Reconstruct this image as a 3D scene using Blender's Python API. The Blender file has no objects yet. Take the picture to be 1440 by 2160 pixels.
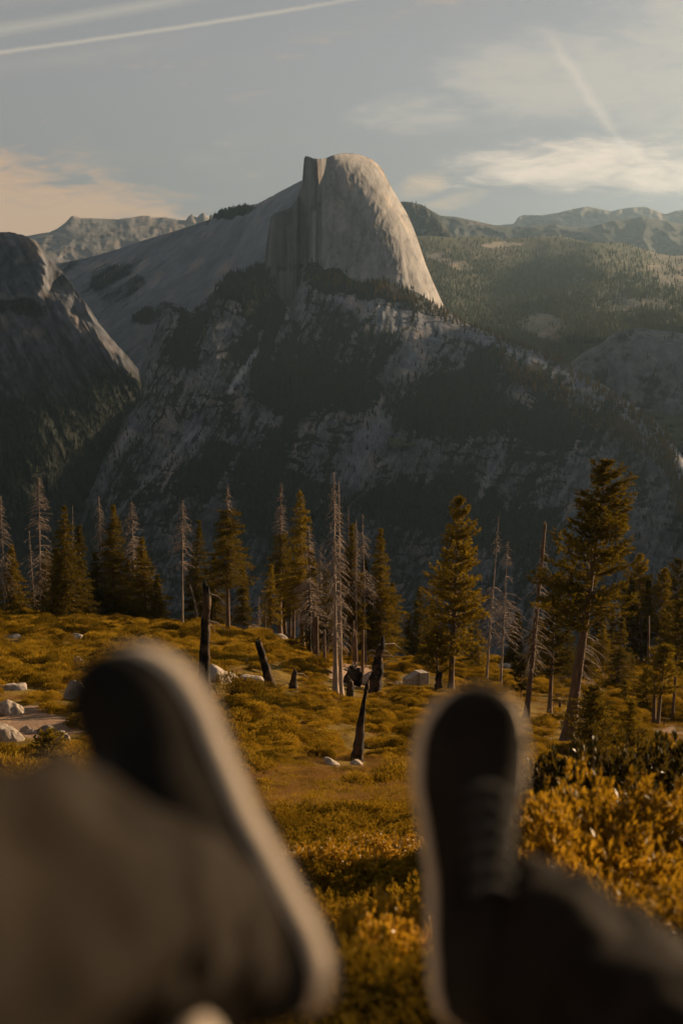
import bpy, math, random
import numpy as np
from mathutils import Vector, Matrix

random.seed(7)
RNG = np.random.default_rng(11)
C = bpy.context.scene
COL = C.collection
R = math.radians

# ------------------------------------------------------------------ camera
PITCH = R(9.1)
F = 3000.0
cam_d = bpy.data.cameras.new('camera')
cam = bpy.data.objects.new('camera', cam_d)
COL.objects.link(cam)
cam.location = (0, 0, 0)
cam.rotation_euler = (math.pi / 2 - PITCH, 0, 0)
cam_d.sensor_fit = 'VERTICAL'
cam_d.sensor_height = 36.0
cam_d.lens = 50.0
cam_d.clip_start = 0.05
cam_d.clip_end = 60000
cam_d.dof.use_dof = True
cam_d.dof.focus_distance = 120.0
cam_d.dof.aperture_fstop = 2.8
C.camera = cam

# ------------------------------------------------------------------ light
SUN_AZ, SUN_EL = R(55), R(13)
SKY_STRENGTH = 0.05
SUN_STRENGTH = 5.0
EXPOSURE = 1.32
HAZE_DENSITY = 2.2e-5
SUNV = Vector((math.sin(SUN_AZ) * math.cos(SUN_EL), math.cos(SUN_AZ) * math.cos(SUN_EL), math.sin(SUN_EL)))
sd = bpy.data.lights.new('sun', 'SUN')
sd.energy = SUN_STRENGTH
sd.angle = R(0.53)
sd.color = (1.0, 0.70, 0.41)
sun = bpy.data.objects.new('sun', sd)
COL.objects.link(sun)
sun.rotation_euler = SUNV.to_track_quat('Z', 'Y').to_euler()
sun.location = (0, 0, 50)

vs = C.view_settings
C.display_settings.display_device = 'sRGB'
vs.view_transform = 'Standard'
vs.look = 'None'
vs.exposure = EXPOSURE
vs.gamma = 1.0
vs.use_curve_mapping = False
C.cycles.use_denoising = True
C.cycles.max_bounces = 6
C.cycles.diffuse_bounces = 3
C.cycles.transmission_bounces = 4
C.cycles.transparent_max_bounces = 8
C.cycles.volume_bounces = 0
C.cycles.use_adaptive_sampling = True
C.cycles.adaptive_threshold = 0.02


def D2(px, py):
    """unit direction of a line of sight"""
    v = (1080 - py) / F
    u = (px - 720) / F
    d = np.array([u, math.cos(PITCH) + v * math.sin(PITCH), -math.sin(PITCH) + v * math.cos(PITCH)])
    return d / np.linalg.norm(d)


def P(px, py, d):
    """points at forward distance d (m) along lines of sight"""
    v = (1080 - np.asarray(py, float)) / F
    u = (np.asarray(px, float) - 720) / F
    y = math.cos(PITCH) + v * math.sin(PITCH)
    z = -math.sin(PITCH) + v * math.cos(PITCH)
    d = np.asarray(d, float)
    u, y, z, d = np.broadcast_arrays(u, y, z, d)
    return np.stack([u / y * d, d, z / y * d], -1)


# ------------------------------------------------------------------ node helpers
class NT:
    def __init__(s, tree):
        s.t = tree
        s.n = tree.nodes
        s.l = tree.links

    def node(s, typ, **kw):
        n = s.n.new(typ)
        for k, v in kw.items():
            setattr(n, k, v)
        return n

    def set(s, sock, v):
        if isinstance(v, bpy.types.NodeSocket):
            s.l.new(v, sock)
        elif v is not None:
            if sock.type == 'RGBA' and len(v) == 3:
                v = (*v, 1)
            sock.default_value = v

    def math(s, op, a, b=None, c=None, clamp=False):
        n = s.node('ShaderNodeMath', operation=op, use_clamp=clamp)
        s.set(n.inputs[0], a)
        if b is not None: s.set(n.inputs[1], b)
        if c is not None: s.set(n.inputs[2], c)
        return n.outputs[0]

    def vmath(s, op, a, b=None):
        n = s.node('ShaderNodeVectorMath', operation=op)
        s.set(n.inputs[0], a)
        if b is not None: s.set(n.inputs[1], b)
        return n.outputs['Value'] if op in ('DOT_PRODUCT', 'LENGTH') else n.outputs[0]

    def mix(s, f, a, b, blend='MIX'):
        n = s.node('ShaderNodeMix', data_type='RGBA', blend_type=blend)
        s.set(n.inputs[0], f)
        s.set(n.inputs[6], a)
        s.set(n.inputs[7], b)
        return n.outputs[2]

    def ramp(s, f, stops, interp='LINEAR'):
        n = s.node('ShaderNodeValToRGB')
        n.color_ramp.interpolation = interp
        e = n.color_ramp.elements
        e[0].position, e[1].position = stops[0][0], stops[-1][0]
        for i, (p, c) in enumerate(stops):
            if 0 < i < len(stops) - 1:
                el = e.new(p)
            else:
                el = e[0] if i == 0 else e[len(e) - 1]
            if not hasattr(c, '__len__'): c = (c, c, c)
            el.color = (*c, 1)
        s.l.new(f, n.inputs[0]) if isinstance(f, bpy.types.NodeSocket) else None
        return n.outputs[0]

    def noise(s, vec, scale, detail=4, rough=0.55, dist=0.0):
        n = s.node('ShaderNodeTexNoise')
        s.set(n.inputs['Vector'], vec)
        n.inputs['Scale'].default_value = scale
        n.inputs['Detail'].default_value = detail
        n.inputs['Roughness'].default_value = rough
        n.inputs['Distortion'].default_value = dist
        return n.outputs[0]

    def mapping(s, vec, loc=(0, 0, 0), rot=(0, 0, 0), scale=(1, 1, 1)):
        n = s.node('ShaderNodeMapping')
        s.set(n.inputs[0], vec)
        n.inputs[1].default_value = loc
        n.inputs[2].default_value = rot
        n.inputs[3].default_value = scale
        return n.outputs[0]

    def smooth(s, v, a, b):
        n = s.node('ShaderNodeMapRange', interpolation_type='SMOOTHSTEP')
        s.set(n.inputs[0], v)
        n.inputs[1].default_value = a
        n.inputs[2].default_value = b
        return n.outputs[0]

    def attr(s, name):
        return s.node('ShaderNodeAttribute', attribute_name=name)


def new_mat(name):
    m = bpy.data.materials.new(name)
    m.use_nodes = True
    t = NT(m.node_tree)
    b = m.node_tree.nodes['Principled BSDF']
    out = m.node_tree.nodes['Material Output']
    return m, t, b, out


# ------------------------------------------------------------------ world
w = bpy.data.worlds.new('World')
C.world = w
w.use_nodes = True
T = NT(w.node_tree)
w.node_tree.nodes.clear()
bg = T.node('ShaderNodeBackground')
wo = T.node('ShaderNodeOutputWorld')
T.l.new(bg.outputs[0], wo.inputs[0])
sky = T.node('ShaderNodeTexSky', sky_type='NISHITA', sun_disc=False)
sky.sun_elevation = SUN_EL
sky.sun_rotation = SUN_AZ
sky.altitude = 2200
sky.air_density = 1.0
sky.dust_density = 2.2
sky.ozone_density = 1.5
geo = T.node('ShaderNodeNewGeometry')
dirv = T.vmath('MULTIPLY', T.node('ShaderNodeTexCoord').outputs['Generated'], (1, 1, 1))
sep = T.node('ShaderNodeSeparateXYZ')
T.l.new(dirv, sep.inputs[0])
dx, dy, dz = sep.outputs
az = T.math('ARCTAN2', dx, dy)          # 0 = straight ahead, + to the right
el = T.math('ARCSINE', dz)
cmb = T.node('ShaderNodeCombineXYZ')
T.set(cmb.inputs[0], az); T.set(cmb.inputs[1], el); T.set(cmb.inputs[2], 0.0)
ae = cmb.outputs[0]


def ang(px, py):
    d = D2(px, py)
    return math.atan2(d[0], d[1]), math.asin(d[2])


hsv = T.node('ShaderNodeHueSaturation')
hsv.inputs['Saturation'].default_value = 0.06
hsv.inputs['Value'].default_value = 0.9
T.l.new(sky.outputs[0], hsv.inputs['Color'])
# thin high veil of cirrus: evens and greys the whole sky
veil = (1.50, 1.45, 1.42)
base = T.mix(0.62, hsv.outputs[0], veil)
low = T.math('SUBTRACT', 1.0, T.smooth(el, 0.02, 0.17), clamp=True)
base = T.mix(T.math('MULTIPLY', low, 0.5), base, (2.1, 1.95, 1.62))


def blob(px, py, rx, ry, rot=0.0):
    a, e = ang(px, py)
    m = T.mapping(ae, loc=(-a, -e, 0))
    m = T.mapping(m, rot=(0, 0, -rot))
    m = T.mapping(m, scale=(F / rx, F / ry, 0))
    ln = T.vmath('LENGTH', m)
    return T.math('SUBTRACT', 1.0, T.smooth(ln, 0.25, 1.0), clamp=True)


n1 = T.noise(T.mapping(ae, scale=(9, 42, 1), rot=(0, 0, 0.05)), 1.0, 7, 0.62, 0.6)
n2 = T.noise(T.mapping(ae, scale=(26, 90, 1), loc=(3, 1, 0), rot=(0, 0, -0.2)), 1.0, 6, 0.6, 1.2)
n3 = T.noise(T.mapping(ae, scale=(7, 20, 1), loc=(13, 5, 0), rot=(0, 0, 0.35)), 1.0, 6, 0.6, 0.4)
nb = T.math('ADD', T.math('MULTIPLY', n1, 0.55), T.math('MULTIPLY', n2, 0.45))
nb = T.math('ADD', T.math('MULTIPLY', T.math('SUBTRACT', nb, 0.5), 2.6), 0.5)
n3 = T.math('ADD', T.math('MULTIPLY', T.math('SUBTRACT', T.math('ADD', T.math('MULTIPLY', n3, 0.6), T.math('MULTIPLY', n2, 0.4)), 0.5), 2.4), 0.5)


def cloud(mask, nz, lo, hi):
    v = T.math('ADD', T.math('MULTIPLY', mask, 0.9), nz)
    return T.smooth(v, lo, hi)


def mx(a, b): return T.math('MAXIMUM', a, b)


left_bank = mx(blob(60, 470, 800, 150, R(-8)), blob(-400, 390, 900, 190, R(-6)))
right_bank = mx(blob(1180, 345, 400, 85, R(2)), blob(1500, 350, 520, 95, R(0)))
right_low = mx(blob(960, 425, 150, 30, R(14)), blob(890, 390, 110, 50, R(20)))
upper = mx(blob(1200, 150, 430, 150, R(4)), blob(1600, 100, 700, 260, R(4)))
upper = mx(upper, T.math('MULTIPLY', blob(900, 230, 330, 70, R(8)), 0.6))
c_left = cloud(left_bank, nb, 0.68, 1.3)
c_right = cloud(right_bank, nb, 0.8, 1.75)
c_low = T.math('MULTIPLY', cloud(right_low, nb, 0.9, 1.9), 0.8)
c_up = T.math('MULTIPLY', cloud(upper, n3, 0.7, 1.5), 0.7)
c_thin = T.math('MULTIPLY', T.smooth(n1, 0.5, 0.72), 0.3)
base = T.mix(c_thin, base, (3.2, 2.95, 2.5))
base = T.mix(c_up, base, (4.6, 4.15, 3.5))
base = T.mix(T.math('MULTIPLY', c_left, 0.85), base, (5.6, 3.6, 2.1))
base = T.mix(c_low, base, (5.6, 4.1, 2.7))
base = T.mix(T.math('MULTIPLY', c_right, 0.9), base, (7.6, 6.2, 4.8))


def contrail(p0, p1, width, amt, taper=0.25, ragged=0.0):
    a0, e0 = ang(*p0)
    a1, e1 = ang(*p1)
    L = math.hypot(a1 - a0, e1 - e0)
    th = math.atan2(e1 - e0, a1 - a0)
    m = T.mapping(ae, loc=(-a0, -e0, 0))
    m = T.mapping(m, rot=(0, 0, -th))
    s_ = T.node('ShaderNodeSeparateXYZ')
    T.l.new(m, s_.inputs[0])
    wv = T.noise(T.mapping(m, scale=(60, 0, 0)), 1.0, 4, 0.6)
    off = T.math('MULTIPLY', T.math('SUBTRACT', wv, 0.5), 0.0015 + ragged * 0.006)
    yy = T.math('ABSOLUTE', T.math('ADD', s_.outputs[1], off))
    nn = T.noise(m, 420, 3, 0.6)
    wd = T.math('MULTIPLY', T.math('ADD', 0.55, T.math('MULTIPLY', nn, 0.9 + ragged)), width / F)
    body = T.math('SUBTRACT', 1.0, T.math('DIVIDE', yy, wd), clamp=True)
    along = T.math('MULTIPLY', T.smooth(s_.outputs[0], 0.0, L * taper),
                   T.math('SUBTRACT', 1.0, T.smooth(s_.outputs[0], L * (1 - taper), L)), clamp=True)
    return T.math('MULTIPLY', T.math('MULTIPLY', body, along), amt)


for args, col in [(((-900, 210), (1000, -48), 6, 0.75), (4.6, 4.1, 3.3)),
                  (((-900, 190), (620, -48), 16, 0.55), (4.2, 3.9, 3.2)),
                  (((-600, 225), (520, 60), 26, 0.16), (4.2, 3.9, 3.2)),
                  (((-600, 75), (400, -60), 22, 0.2), (4.2, 3.9, 3.2)),
                  (((1140, 45), (1325, 330), 9, 0.55, 0.3, 1.6), (5.6, 4.9, 4.0)),
                  (((1290, 285), (1345, 335), 9, 0.6, 0.3, 0.3), (6.0, 5.4, 4.6))]:
    base = T.mix(contrail(*args), base, col)
T.l.new(base, bg.inputs[0])
bg.inputs[1].default_value = SKY_STRENGTH

# ------------------------------------------------------------------ numpy noise
_perm = np.random.default_rng(5).permutation(256)
_perm = np.concatenate([_perm, _perm, _perm])
_grad = np.random.default_rng(6).normal(size=(256, 3))
_grad /= np.linalg.norm(_grad, axis=1)[:, None]


def pn(x, y, z=0.0):
    x, y, z = np.broadcast_arrays(np.asarray(x, float), np.asarray(y, float), np.asarray(z, float))
    xi, yi, zi = np.floor(x).astype(int), np.floor(y).astype(int), np.floor(z).astype(int)
    xf, yf, zf = x - xi, y - yi, z - zi
    u, v, w_ = [t * t * t * (t * (t * 6 - 15) + 10) for t in (xf, yf, zf)]
    xi &= 255; yi &= 255; zi &= 255
    out = 0
    for a in (0, 1):
        for b in (0, 1):
            for c in (0, 1):
                h = _perm[_perm[_perm[xi + a] + yi + b] + zi + c]
                g = _grad[h]
                dd = g[..., 0] * (xf - a) + g[..., 1] * (yf - b) + g[..., 2] * (zf - c)
                wt = (u if a else 1 - u) * (v if b else 1 - v) * (w_ if c else 1 - w_)
                out = out + dd * wt
    return out * 1.6


def fbm(x, y, z=0.0, o=4, g=0.5, ridge=False):
    s, a, n = 0, 1.0, 0
    for i in range(o):
        k = 2.03 ** i
        t = pn(np.asarray(x) * k + i * 17.3, np.asarray(y) * k + i * 9.1, np.asarray(z) * k + i * 5.7)
        if ridge: t = 1 - 2 * np.abs(t)
        s = s + a * t
        n += a
        a *= g
    return s / n


def sstep(x, a, b):
    t = np.clip((np.asarray(x, float) - a) / (b - a), 0, 1)
    return t * t * (3 - 2 * t)


# ------------------------------------------------------------------ mesh helpers
def link(name, mesh, mat=None, parent=None, loc=None):
    o = bpy.data.objects.new(name, mesh)
    COL.objects.link(o)
    if mat is not None and not mesh.materials:
        mesh.materials.append(mat)
    if parent is not None: o.parent = parent
    if loc is not None: o.location = loc
    return o


def mesh_np(name, verts, faces, smooth=True, attrs=None):
    """verts (N,3); faces: int array (M,k) of one arity or list of such arrays"""
    me = bpy.data.meshes.new(name)
    if isinstance(faces, np.ndarray): faces = [faces]
    faces = [f for f in faces if len(f)]
    loops = np.concatenate([f.ravel() for f in faces]).astype(np.int32)
    tot = np.concatenate([np.full(len(f), f.shape[1]) for f in faces]).astype(np.int32)
    start = np.concatenate([[0], np.cumsum(tot)[:-1]]).astype(np.int32)
    me.vertices.add(len(verts))
    me.vertices.foreach_set('co', np.asarray(verts, np.float32).ravel())
    me.loops.add(len(loops))
    me.loops.foreach_set('vertex_index', loops)
    me.polygons.add(len(tot))
    me.polygons.foreach_set('loop_start', start)
    me.polygons.foreach_set('loop_total', tot)
    me.polygons.foreach_set('use_smooth', np.full(len(tot), smooth))
    if attrs:
        for k, v in attrs.items():
            a = me.attributes.new(k, 'FLOAT', 'POINT')
            a.data.foreach_set('value', np.asarray(v, np.float32).ravel())
    me.update()
    me.validate()
    return me


def grid_faces(nr, nc, flip=False):
    i = np.arange(nr - 1)[:, None] * nc + np.arange(nc - 1)[None]
    i = i.ravel()
    f = np.stack([i, i + 1, i + nc + 1, i + nc], -1)
    return f[:, ::-1] if flip else f


class MB:
    """collects pieces into one mesh"""
    def __init__(s):
        s.v, s.f, s.n = [], {}, 0

    def add(s, v, f):
        v = np.asarray(v, float).reshape(-1, 3)
        f = np.asarray(f, int)
        s.f.setdefault(f.shape[1], []).append(f + s.n)
        s.v.append(v)
        s.n += len(v)

    def tube(s, pts, rad, n=8, cap=True, jag=0.0, rng=None):
        pts = np.asarray(pts, float)
        m = len(pts)
        rad = np.broadcast_to(np.asarray(rad, float), (m,))
        tan = np.gradient(pts, axis=0)
        tan /= np.linalg.norm(tan, axis=1)[:, None] + 1e-9
        up = np.array([0.3, 0.2, 1.0]) if abs(tan[0][2]) < 0.8 else np.array([1.0, 0.1, 0])
        a = np.cross(tan, up); a /= np.linalg.norm(a, axis=1)[:, None] + 1e-9
        b = np.cross(tan, a)
        th = np.arange(n) / n * 2 * np.pi
        rr = rad[:, None] * np.ones(n)
        if jag and rng is not None:
            rr = rr * (1 + jag * rng.normal(size=(m, n)))
        v = pts[:, None] + rr[..., None] * (np.cos(th)[None, :, None] * a[:, None] + np.sin(th)[None, :, None] * b[:, None])
        i = np.arange(m - 1)[:, None] * n
        j = np.arange(n)[None]
        f = np.stack([i + j, i + (j + 1) % n, i + n + (j + 1) % n, i + n + j], -1).reshape(-1, 4)
        s.add(v, f)
        if cap:
            base = s.n - m * n
            for k, idx in ((0, base), (m - 1, base + (m - 1) * n)):
                s.v.append(pts[k][None]); c = s.n; s.n += 1
                tri = np.stack([np.full(n, c), idx + np.arange(n), idx + (np.arange(n) + 1) % n], -1)
                s.f.setdefault(3, []).append(tri)

    def build(s, name, mat, parent=None, smooth=True):
        me = mesh_np(name, np.concatenate(s.v), [np.concatenate(x) for x in s.f.values()], smooth)
        return link(name, me, mat, parent)


def thing(name, label, cat, loc=(0, 0, 0), rot=0.0, group=None):
    o = bpy.data.objects.new(name, None)
    COL.objects.link(o)
    o.empty_display_size = 0.2
    o.location = loc
    o.rotation_euler = (0, 0, rot)
    tag(o, label, cat, group)
    return o


def tag(o, label=None, cat=None, group=None, kind=None):
    if label: o['label'] = label
    if cat: o['category'] = cat
    if group: o['group'] = group
    if kind: o['kind'] = kind
    return o


# ------------------------------------------------------------------ materials
def mat_granite(name, light, dark, vegc, scale=1.0, fine=0.02, bump=3.0, warm_stain=(0.5, 0.33, 0.2)):
    m, t, b, out = new_mat(name)
    pos = t.node('ShaderNodeNewGeometry').outputs['Position']
    veg = t.attr('veg').outputs['Fac']
    tone = t.attr('tone').outputs['Fac']
    streak = t.noise(t.mapping(pos, scale=(fine * scale, fine * scale, fine * 0.18 * scale)), 1.0, 6, 0.65, 0.3)
    patch = t.noise(pos, fine * 0.35 * scale, 5, 0.6)
    k = t.math('ADD', t.math('MULTIPLY', streak, 0.6), t.math('MULTIPLY', patch, 0.4))
    rock = t.ramp(k, [(0.28, dark), (0.5, tuple(0.55 * a + 0.45 * c for a, c in zip(light, dark))), (0.7, light)])
    rock = t.mix(t.math('MULTIPLY', t.smooth(patch, 0.5, 0.75), 0.35), rock, warm_stain)  # warm stain in random noise patches
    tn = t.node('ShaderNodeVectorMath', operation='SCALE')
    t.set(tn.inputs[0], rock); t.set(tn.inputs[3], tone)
    n_v = t.noise(t.mapping(pos, scale=(0.05 * scale, 0.05 * scale, 0.022 * scale), rot=(0, 0.3, 0)), 1.0, 4, 0.7)
    vg = t.smooth(t.math('ADD', veg, t.math('MULTIPLY', t.math('SUBTRACT', n_v, 0.5), 0.7)), 0.35, 0.62)
    vcol = t.ramp(t.noise(pos, 0.09 * scale, 3, 0.7), [(0.3, tuple(0.45 * c for c in vegc)), (0.7, tuple(1.25 * c for c in vegc))])
    col = t.mix(vg, tn.outputs[0], vcol)
    t.set(b.inputs['Base Color'], col)
    b.inputs['Roughness'].default_value = 0.95
    b.inputs['Specular IOR Level'].default_value = 0.1
    bp = t.node('ShaderNodeBump')
    bp.inputs['Strength'].default_value = 0.9
    bp.inputs['Distance'].default_value = bump
    t.set(bp.inputs['Height'], t.math('ADD', streak, t.math('MULTIPLY', n_v, 0.7)))
    t.l.new(bp.outputs[0], b.inputs['Normal'])
    return m


M = {}
M['granite_front'] = mat_granite('front wall granite', (0.20, 0.213, 0.25), (0.032, 0.037, 0.05), (0.010, 0.013, 0.010), fine=0.035)
M['granite_dome'] = mat_granite('dome granite', (0.35, 0.34, 0.335), (0.11, 0.115, 0.13), (0.03, 0.028, 0.015), bump=3.5)
M['granite_pale'] = mat_granite('pale slab granite', (0.23, 0.243, 0.28), (0.078, 0.086, 0.106), (0.03, 0.034, 0.03), 0.8)
M['forest_ground'] = mat_granite('forested slope ground', (0.26, 0.24, 0.20), (0.11, 0.105, 0.085), (0.06, 0.065, 0.032), 0.8)
M['far_rock'] = mat_granite('far mountain rock', (0.24, 0.235, 0.23), (0.10, 0.10, 0.105), (0.05, 0.055, 0.05), 0.4)


def mat_foliage(name, a, b_, trans=0.35, gloss=0.25, scale=1.2, rough=0.5):
    m, t, b, out = new_mat(name)
    t.n.remove(b)
    pos = t.node('ShaderNodeNewGeometry').outputs['Position']
    info = t.node('ShaderNodeObjectInfo').outputs['Random']
    n = t.noise(pos, scale, 3, 0.7)
    big = t.noise(pos, scale * 0.14, 2, 0.5)
    k = t.math('ADD', t.math('ADD', t.math('MULTIPLY', n, 0.5), t.math('MULTIPLY', big, 0.28)), t.math('MULTIPLY', info, 0.22))
    col = t.ramp(k, [(0.3, a), (0.68, b_)])
    d = t.node('ShaderNodeBsdfDiffuse'); t.set(d.inputs[0], col)
    tr = t.node('ShaderNodeBsdfTranslucent'); t.set(tr.inputs[0], t.mix(1.0, col, (1.0, 0.9, 0.6), 'MULTIPLY'))
    mxs = t.node('ShaderNodeMixShader'); mxs.inputs[0].default_value = trans
    t.l.new(d.outputs[0], mxs.inputs[1]); t.l.new(tr.outputs[0], mxs.inputs[2])
    last = mxs.outputs[0]
    if gloss:
        g = t.node('ShaderNodeBsdfGlossy'); g.inputs['Roughness'].default_value = rough
        g.inputs[0].default_value = (1, 1, 1, 1)
        fr = t.node('ShaderNodeFresnel'); fr.inputs[0].default_value = 1.4
        m2 = t.node('ShaderNodeMixShader')
        t.set(m2.inputs[0], t.math('MULTIPLY', fr.outputs[0], gloss))
        t.l.new(last, m2.inputs[1]); t.l.new(g.outputs[0], m2.inputs[2])
        last = m2.outputs[0]
    t.l.new(last, out.inputs[0])
    return m


M['needles'] = mat_foliage('pine needles', (0.06, 0.048, 0.008), (0.23, 0.162, 0.018), 0.3, 0.0, 0.9)
M['needles_dark'] = mat_foliage('fir needles', (0.032, 0.030, 0.009), (0.13, 0.097, 0.016), 0.25, 0.0, 0.9)
M['needles_brown'] = mat_foliage('dying needles', (0.11, 0.06, 0.025), (0.23, 0.13, 0.06), 0.25, 0.0, 0.9)
M['shrub'] = mat_foliage('low shrub leaves', (0.12, 0.078, 0.008), (0.38, 0.242, 0.026), 0.3, 0.0, 0.35)
M['shrub_olive'] = mat_foliage('olive shrub leaves', (0.06, 0.043, 0.007), (0.24, 0.152, 0.014), 0.3, 0.0, 0.35)
M['dry_brush'] = mat_foliage('dry brush twigs', (0.16, 0.09, 0.035), (0.32, 0.19, 0.08), 0.25, 0.0, 0.5)
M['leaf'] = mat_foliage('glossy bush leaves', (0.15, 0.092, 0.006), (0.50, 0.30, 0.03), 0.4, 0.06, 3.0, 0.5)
M['leaf_shade'] = mat_foliage('shaded bush leaves', (0.03, 0.026, 0.006), (0.09, 0.062, 0.01), 0.3, 0.05, 3.0, 0.5)  # darker copy of the bush leaves, shade put into the colour
M['far_forest'] = mat_foliage('far conifer foliage', (0.011, 0.016, 0.013), (0.034, 0.037, 0.022), 0.0, 0.0, 0.02)
M['basin_forest'] = mat_foliage('basin conifer foliage', (0.06, 0.065, 0.03), (0.14, 0.13, 0.055), 0.0, 0.0, 0.02)
M['far_forest_lit'] = mat_foliage('far sunlit conifer foliage', (0.05, 0.036, 0.014), (0.15, 0.098, 0.03), 0.0, 0.0, 0.02)  # sunlit copy of the far foliage, low sun's warmth put into the colour


def mat_bark(name, a, b_, char=None, scale=6.0, rough=0.9):
    m, t, b, out = new_mat(name)
    tc = t.node('ShaderNodeTexCoord').outputs['Object']
    n = t.noise(t.mapping(tc, scale=(1, 1, 0.15)), scale, 5, 0.65)
    col = t.ramp(n, [(0.32, a), (0.66, b_)])
    if char:
        n2 = t.noise(tc, 0.9, 4, 0.6)
        col = t.mix(t.smooth(n2, 0.42, 0.55), col, char)
    t.set(b.inputs['Base Color'], col)
    b.inputs['Roughness'].default_value = rough
    b.inputs['Specular IOR Level'].default_value = 0.15
    bp = t.node('ShaderNodeBump'); bp.inputs['Strength'].default_value = 0.8; bp.inputs['Distance'].default_value = 0.04
    t.set(bp.inputs['Height'], n); t.l.new(bp.outputs[0], b.inputs['Normal'])
    return m


M['bark'] = mat_bark('living bark', (0.05, 0.032, 0.02), (0.15, 0.095, 0.06))
M['bark_pale'] = mat_bark('weathered dead wood', (0.10, 0.075, 0.058), (0.32, 0.25, 0.20))
M['bark_char'] = mat_bark('charred wood', (0.025, 0.017, 0.011), (0.10, 0.06, 0.035), (0.008, 0.007, 0.006))


def mat_ground():
    m, t, b, out = new_mat('slope soil and duff')
    pos = t.node('ShaderNodeNewGeometry').outputs['Position']
    n = t.noise(pos, 0.35, 7, 0.65)
    n2 = t.noise(pos, 5.0, 5, 0.7)
    soil = t.attr('soil').outputs['Fac']
    g = t.ramp(t.math('ADD', t.math('MULTIPLY', n, 0.6), t.math('MULTIPLY', n2, 0.4)),
               [(0.35, (0.05, 0.034, 0.01)), (0.5, (0.12, 0.078, 0.014)), (0.65, (0.20, 0.13, 0.03))])
    s = t.ramp(n2, [(0.3, (0.16, 0.10, 0.065)), (0.7, (0.30, 0.205, 0.14))])
    c = t.mix(t.smooth(soil, 0.35, 0.65), g, s)
    t.set(b.inputs['Base Color'], c)
    b.inputs['Roughness'].default_value = 1.0
    b.inputs['Specular IOR Level'].default_value = 0.05
    bp = t.node('ShaderNodeBump'); bp.inputs['Strength'].default_value = 0.9; bp.inputs['Distance'].default_value = 0.12
    t.set(bp.inputs['Height'], n2); t.l.new(bp.outputs[0], b.inputs['Normal'])
    return m


M['ground'] = mat_ground()


def mat_boulder(name, a, b_):
    m, t, b, out = new_mat(name)
    tc = t.node('ShaderNodeTexCoord').outputs['Object']
    n = t.noise(tc, 1.6, 7, 0.7)
    sp = t.noise(tc, 26, 2, 0.6)
    crack = t.noise(t.mapping(tc, scale=(0.6, 0.6, 3.0), rot=(0.5, 0.3, 0)), 1.2, 5, 0.6)
    col = t.ramp(t.math('ADD', t.math('MULTIPLY', n, 0.75), t.math('MULTIPLY', sp, 0.25)), [(0.35, a), (0.62, b_)])
    col = t.mix(t.smooth(crack, 0.62, 0.7), col, tuple(0.35 * c for c in a))
    t.set(b.inputs['Base Color'], col)
    b.inputs['Roughness'].default_value = 0.9
    b.inputs['Specular IOR Level'].default_value = 0.2
    bp = t.node('ShaderNodeBump'); bp.inputs['Strength'].default_value = 0.7; bp.inputs['Distance'].default_value = 0.08
    t.set(bp.inputs['Height'], n); t.l.new(bp.outputs[0], b.inputs['Normal'])
    return m


M['boulder'] = mat_boulder('boulder granite', (0.15, 0.125, 0.10), (0.40, 0.33, 0.27))
M['boulder_dark'] = mat_boulder('lichened dark granite', (0.07, 0.06, 0.05), (0.18, 0.15, 0.12))

# ------------------------------------------------------------------ haze
HX0, HX1, HY0, HY1, HZ0, HZ1 = -9500, 9500, -60, 20000, -1201, 1150
hv = np.array([[x, y, z] for x in (HX0, HX1) for y in (HY0, HY1) for z in (HZ0, HZ1)], float)
hf = np.array([[0, 1, 3, 2], [4, 6, 7, 5], [0, 4, 5, 1], [2, 3, 7, 6], [0, 2, 6, 4], [1, 5, 7, 3]])
hm = bpy.data.materials.new('morning haze'); hm.use_nodes = True
ht = NT(hm.node_tree); hm.node_tree.nodes.clear()
ho = ht.node('ShaderNodeOutputMaterial'); pv = ht.node('ShaderNodeVolumePrincipled')
pv.inputs['Color'].default_value = (0.50, 0.75, 1.0, 1)
pv.inputs['Density'].default_value = HAZE_DENSITY
pv.inputs['Anisotropy'].default_value = 0.78
ht.l.new(pv.outputs[0], ho.inputs['Volume'])
haze = link('haze', mesh_np('haze', hv, hf, False), hm)
haze['kind'] = 'stuff'

# ------------------------------------------------------------------ far terrain
def idw(pts, px, py, s=60.0, p=1.6, lam=0.03):
    """smooth thin-plate surface through distances given at a few places"""
    q = np.array(pts, float)
    X = q[:, :2] / 400.0
    n = len(X)

    def U(r2): return 0.5 * r2 * np.log(r2 + 1e-9)
    K = U(((X[:, None] - X[None]) ** 2).sum(-1)) + lam * np.eye(n)
    Q = np.concatenate([np.ones((n, 1)), X], 1)
    A = np.block([[K, Q], [Q.T, np.zeros((3, 3))]])
    sol = np.linalg.solve(A, np.concatenate([q[:, 2], np.zeros(3)]))
    gx, gy = np.asarray(px, float) / 400.0, np.asarray(py, float) / 400.0
    out = sol[n] + sol[n + 1] * gx + sol[n + 2] * gy
    for k in range(n):
        out = out + sol[k] * U((gx - X[k, 0]) ** 2 + (gy - X[k, 1]) ** 2)
    return out


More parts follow.
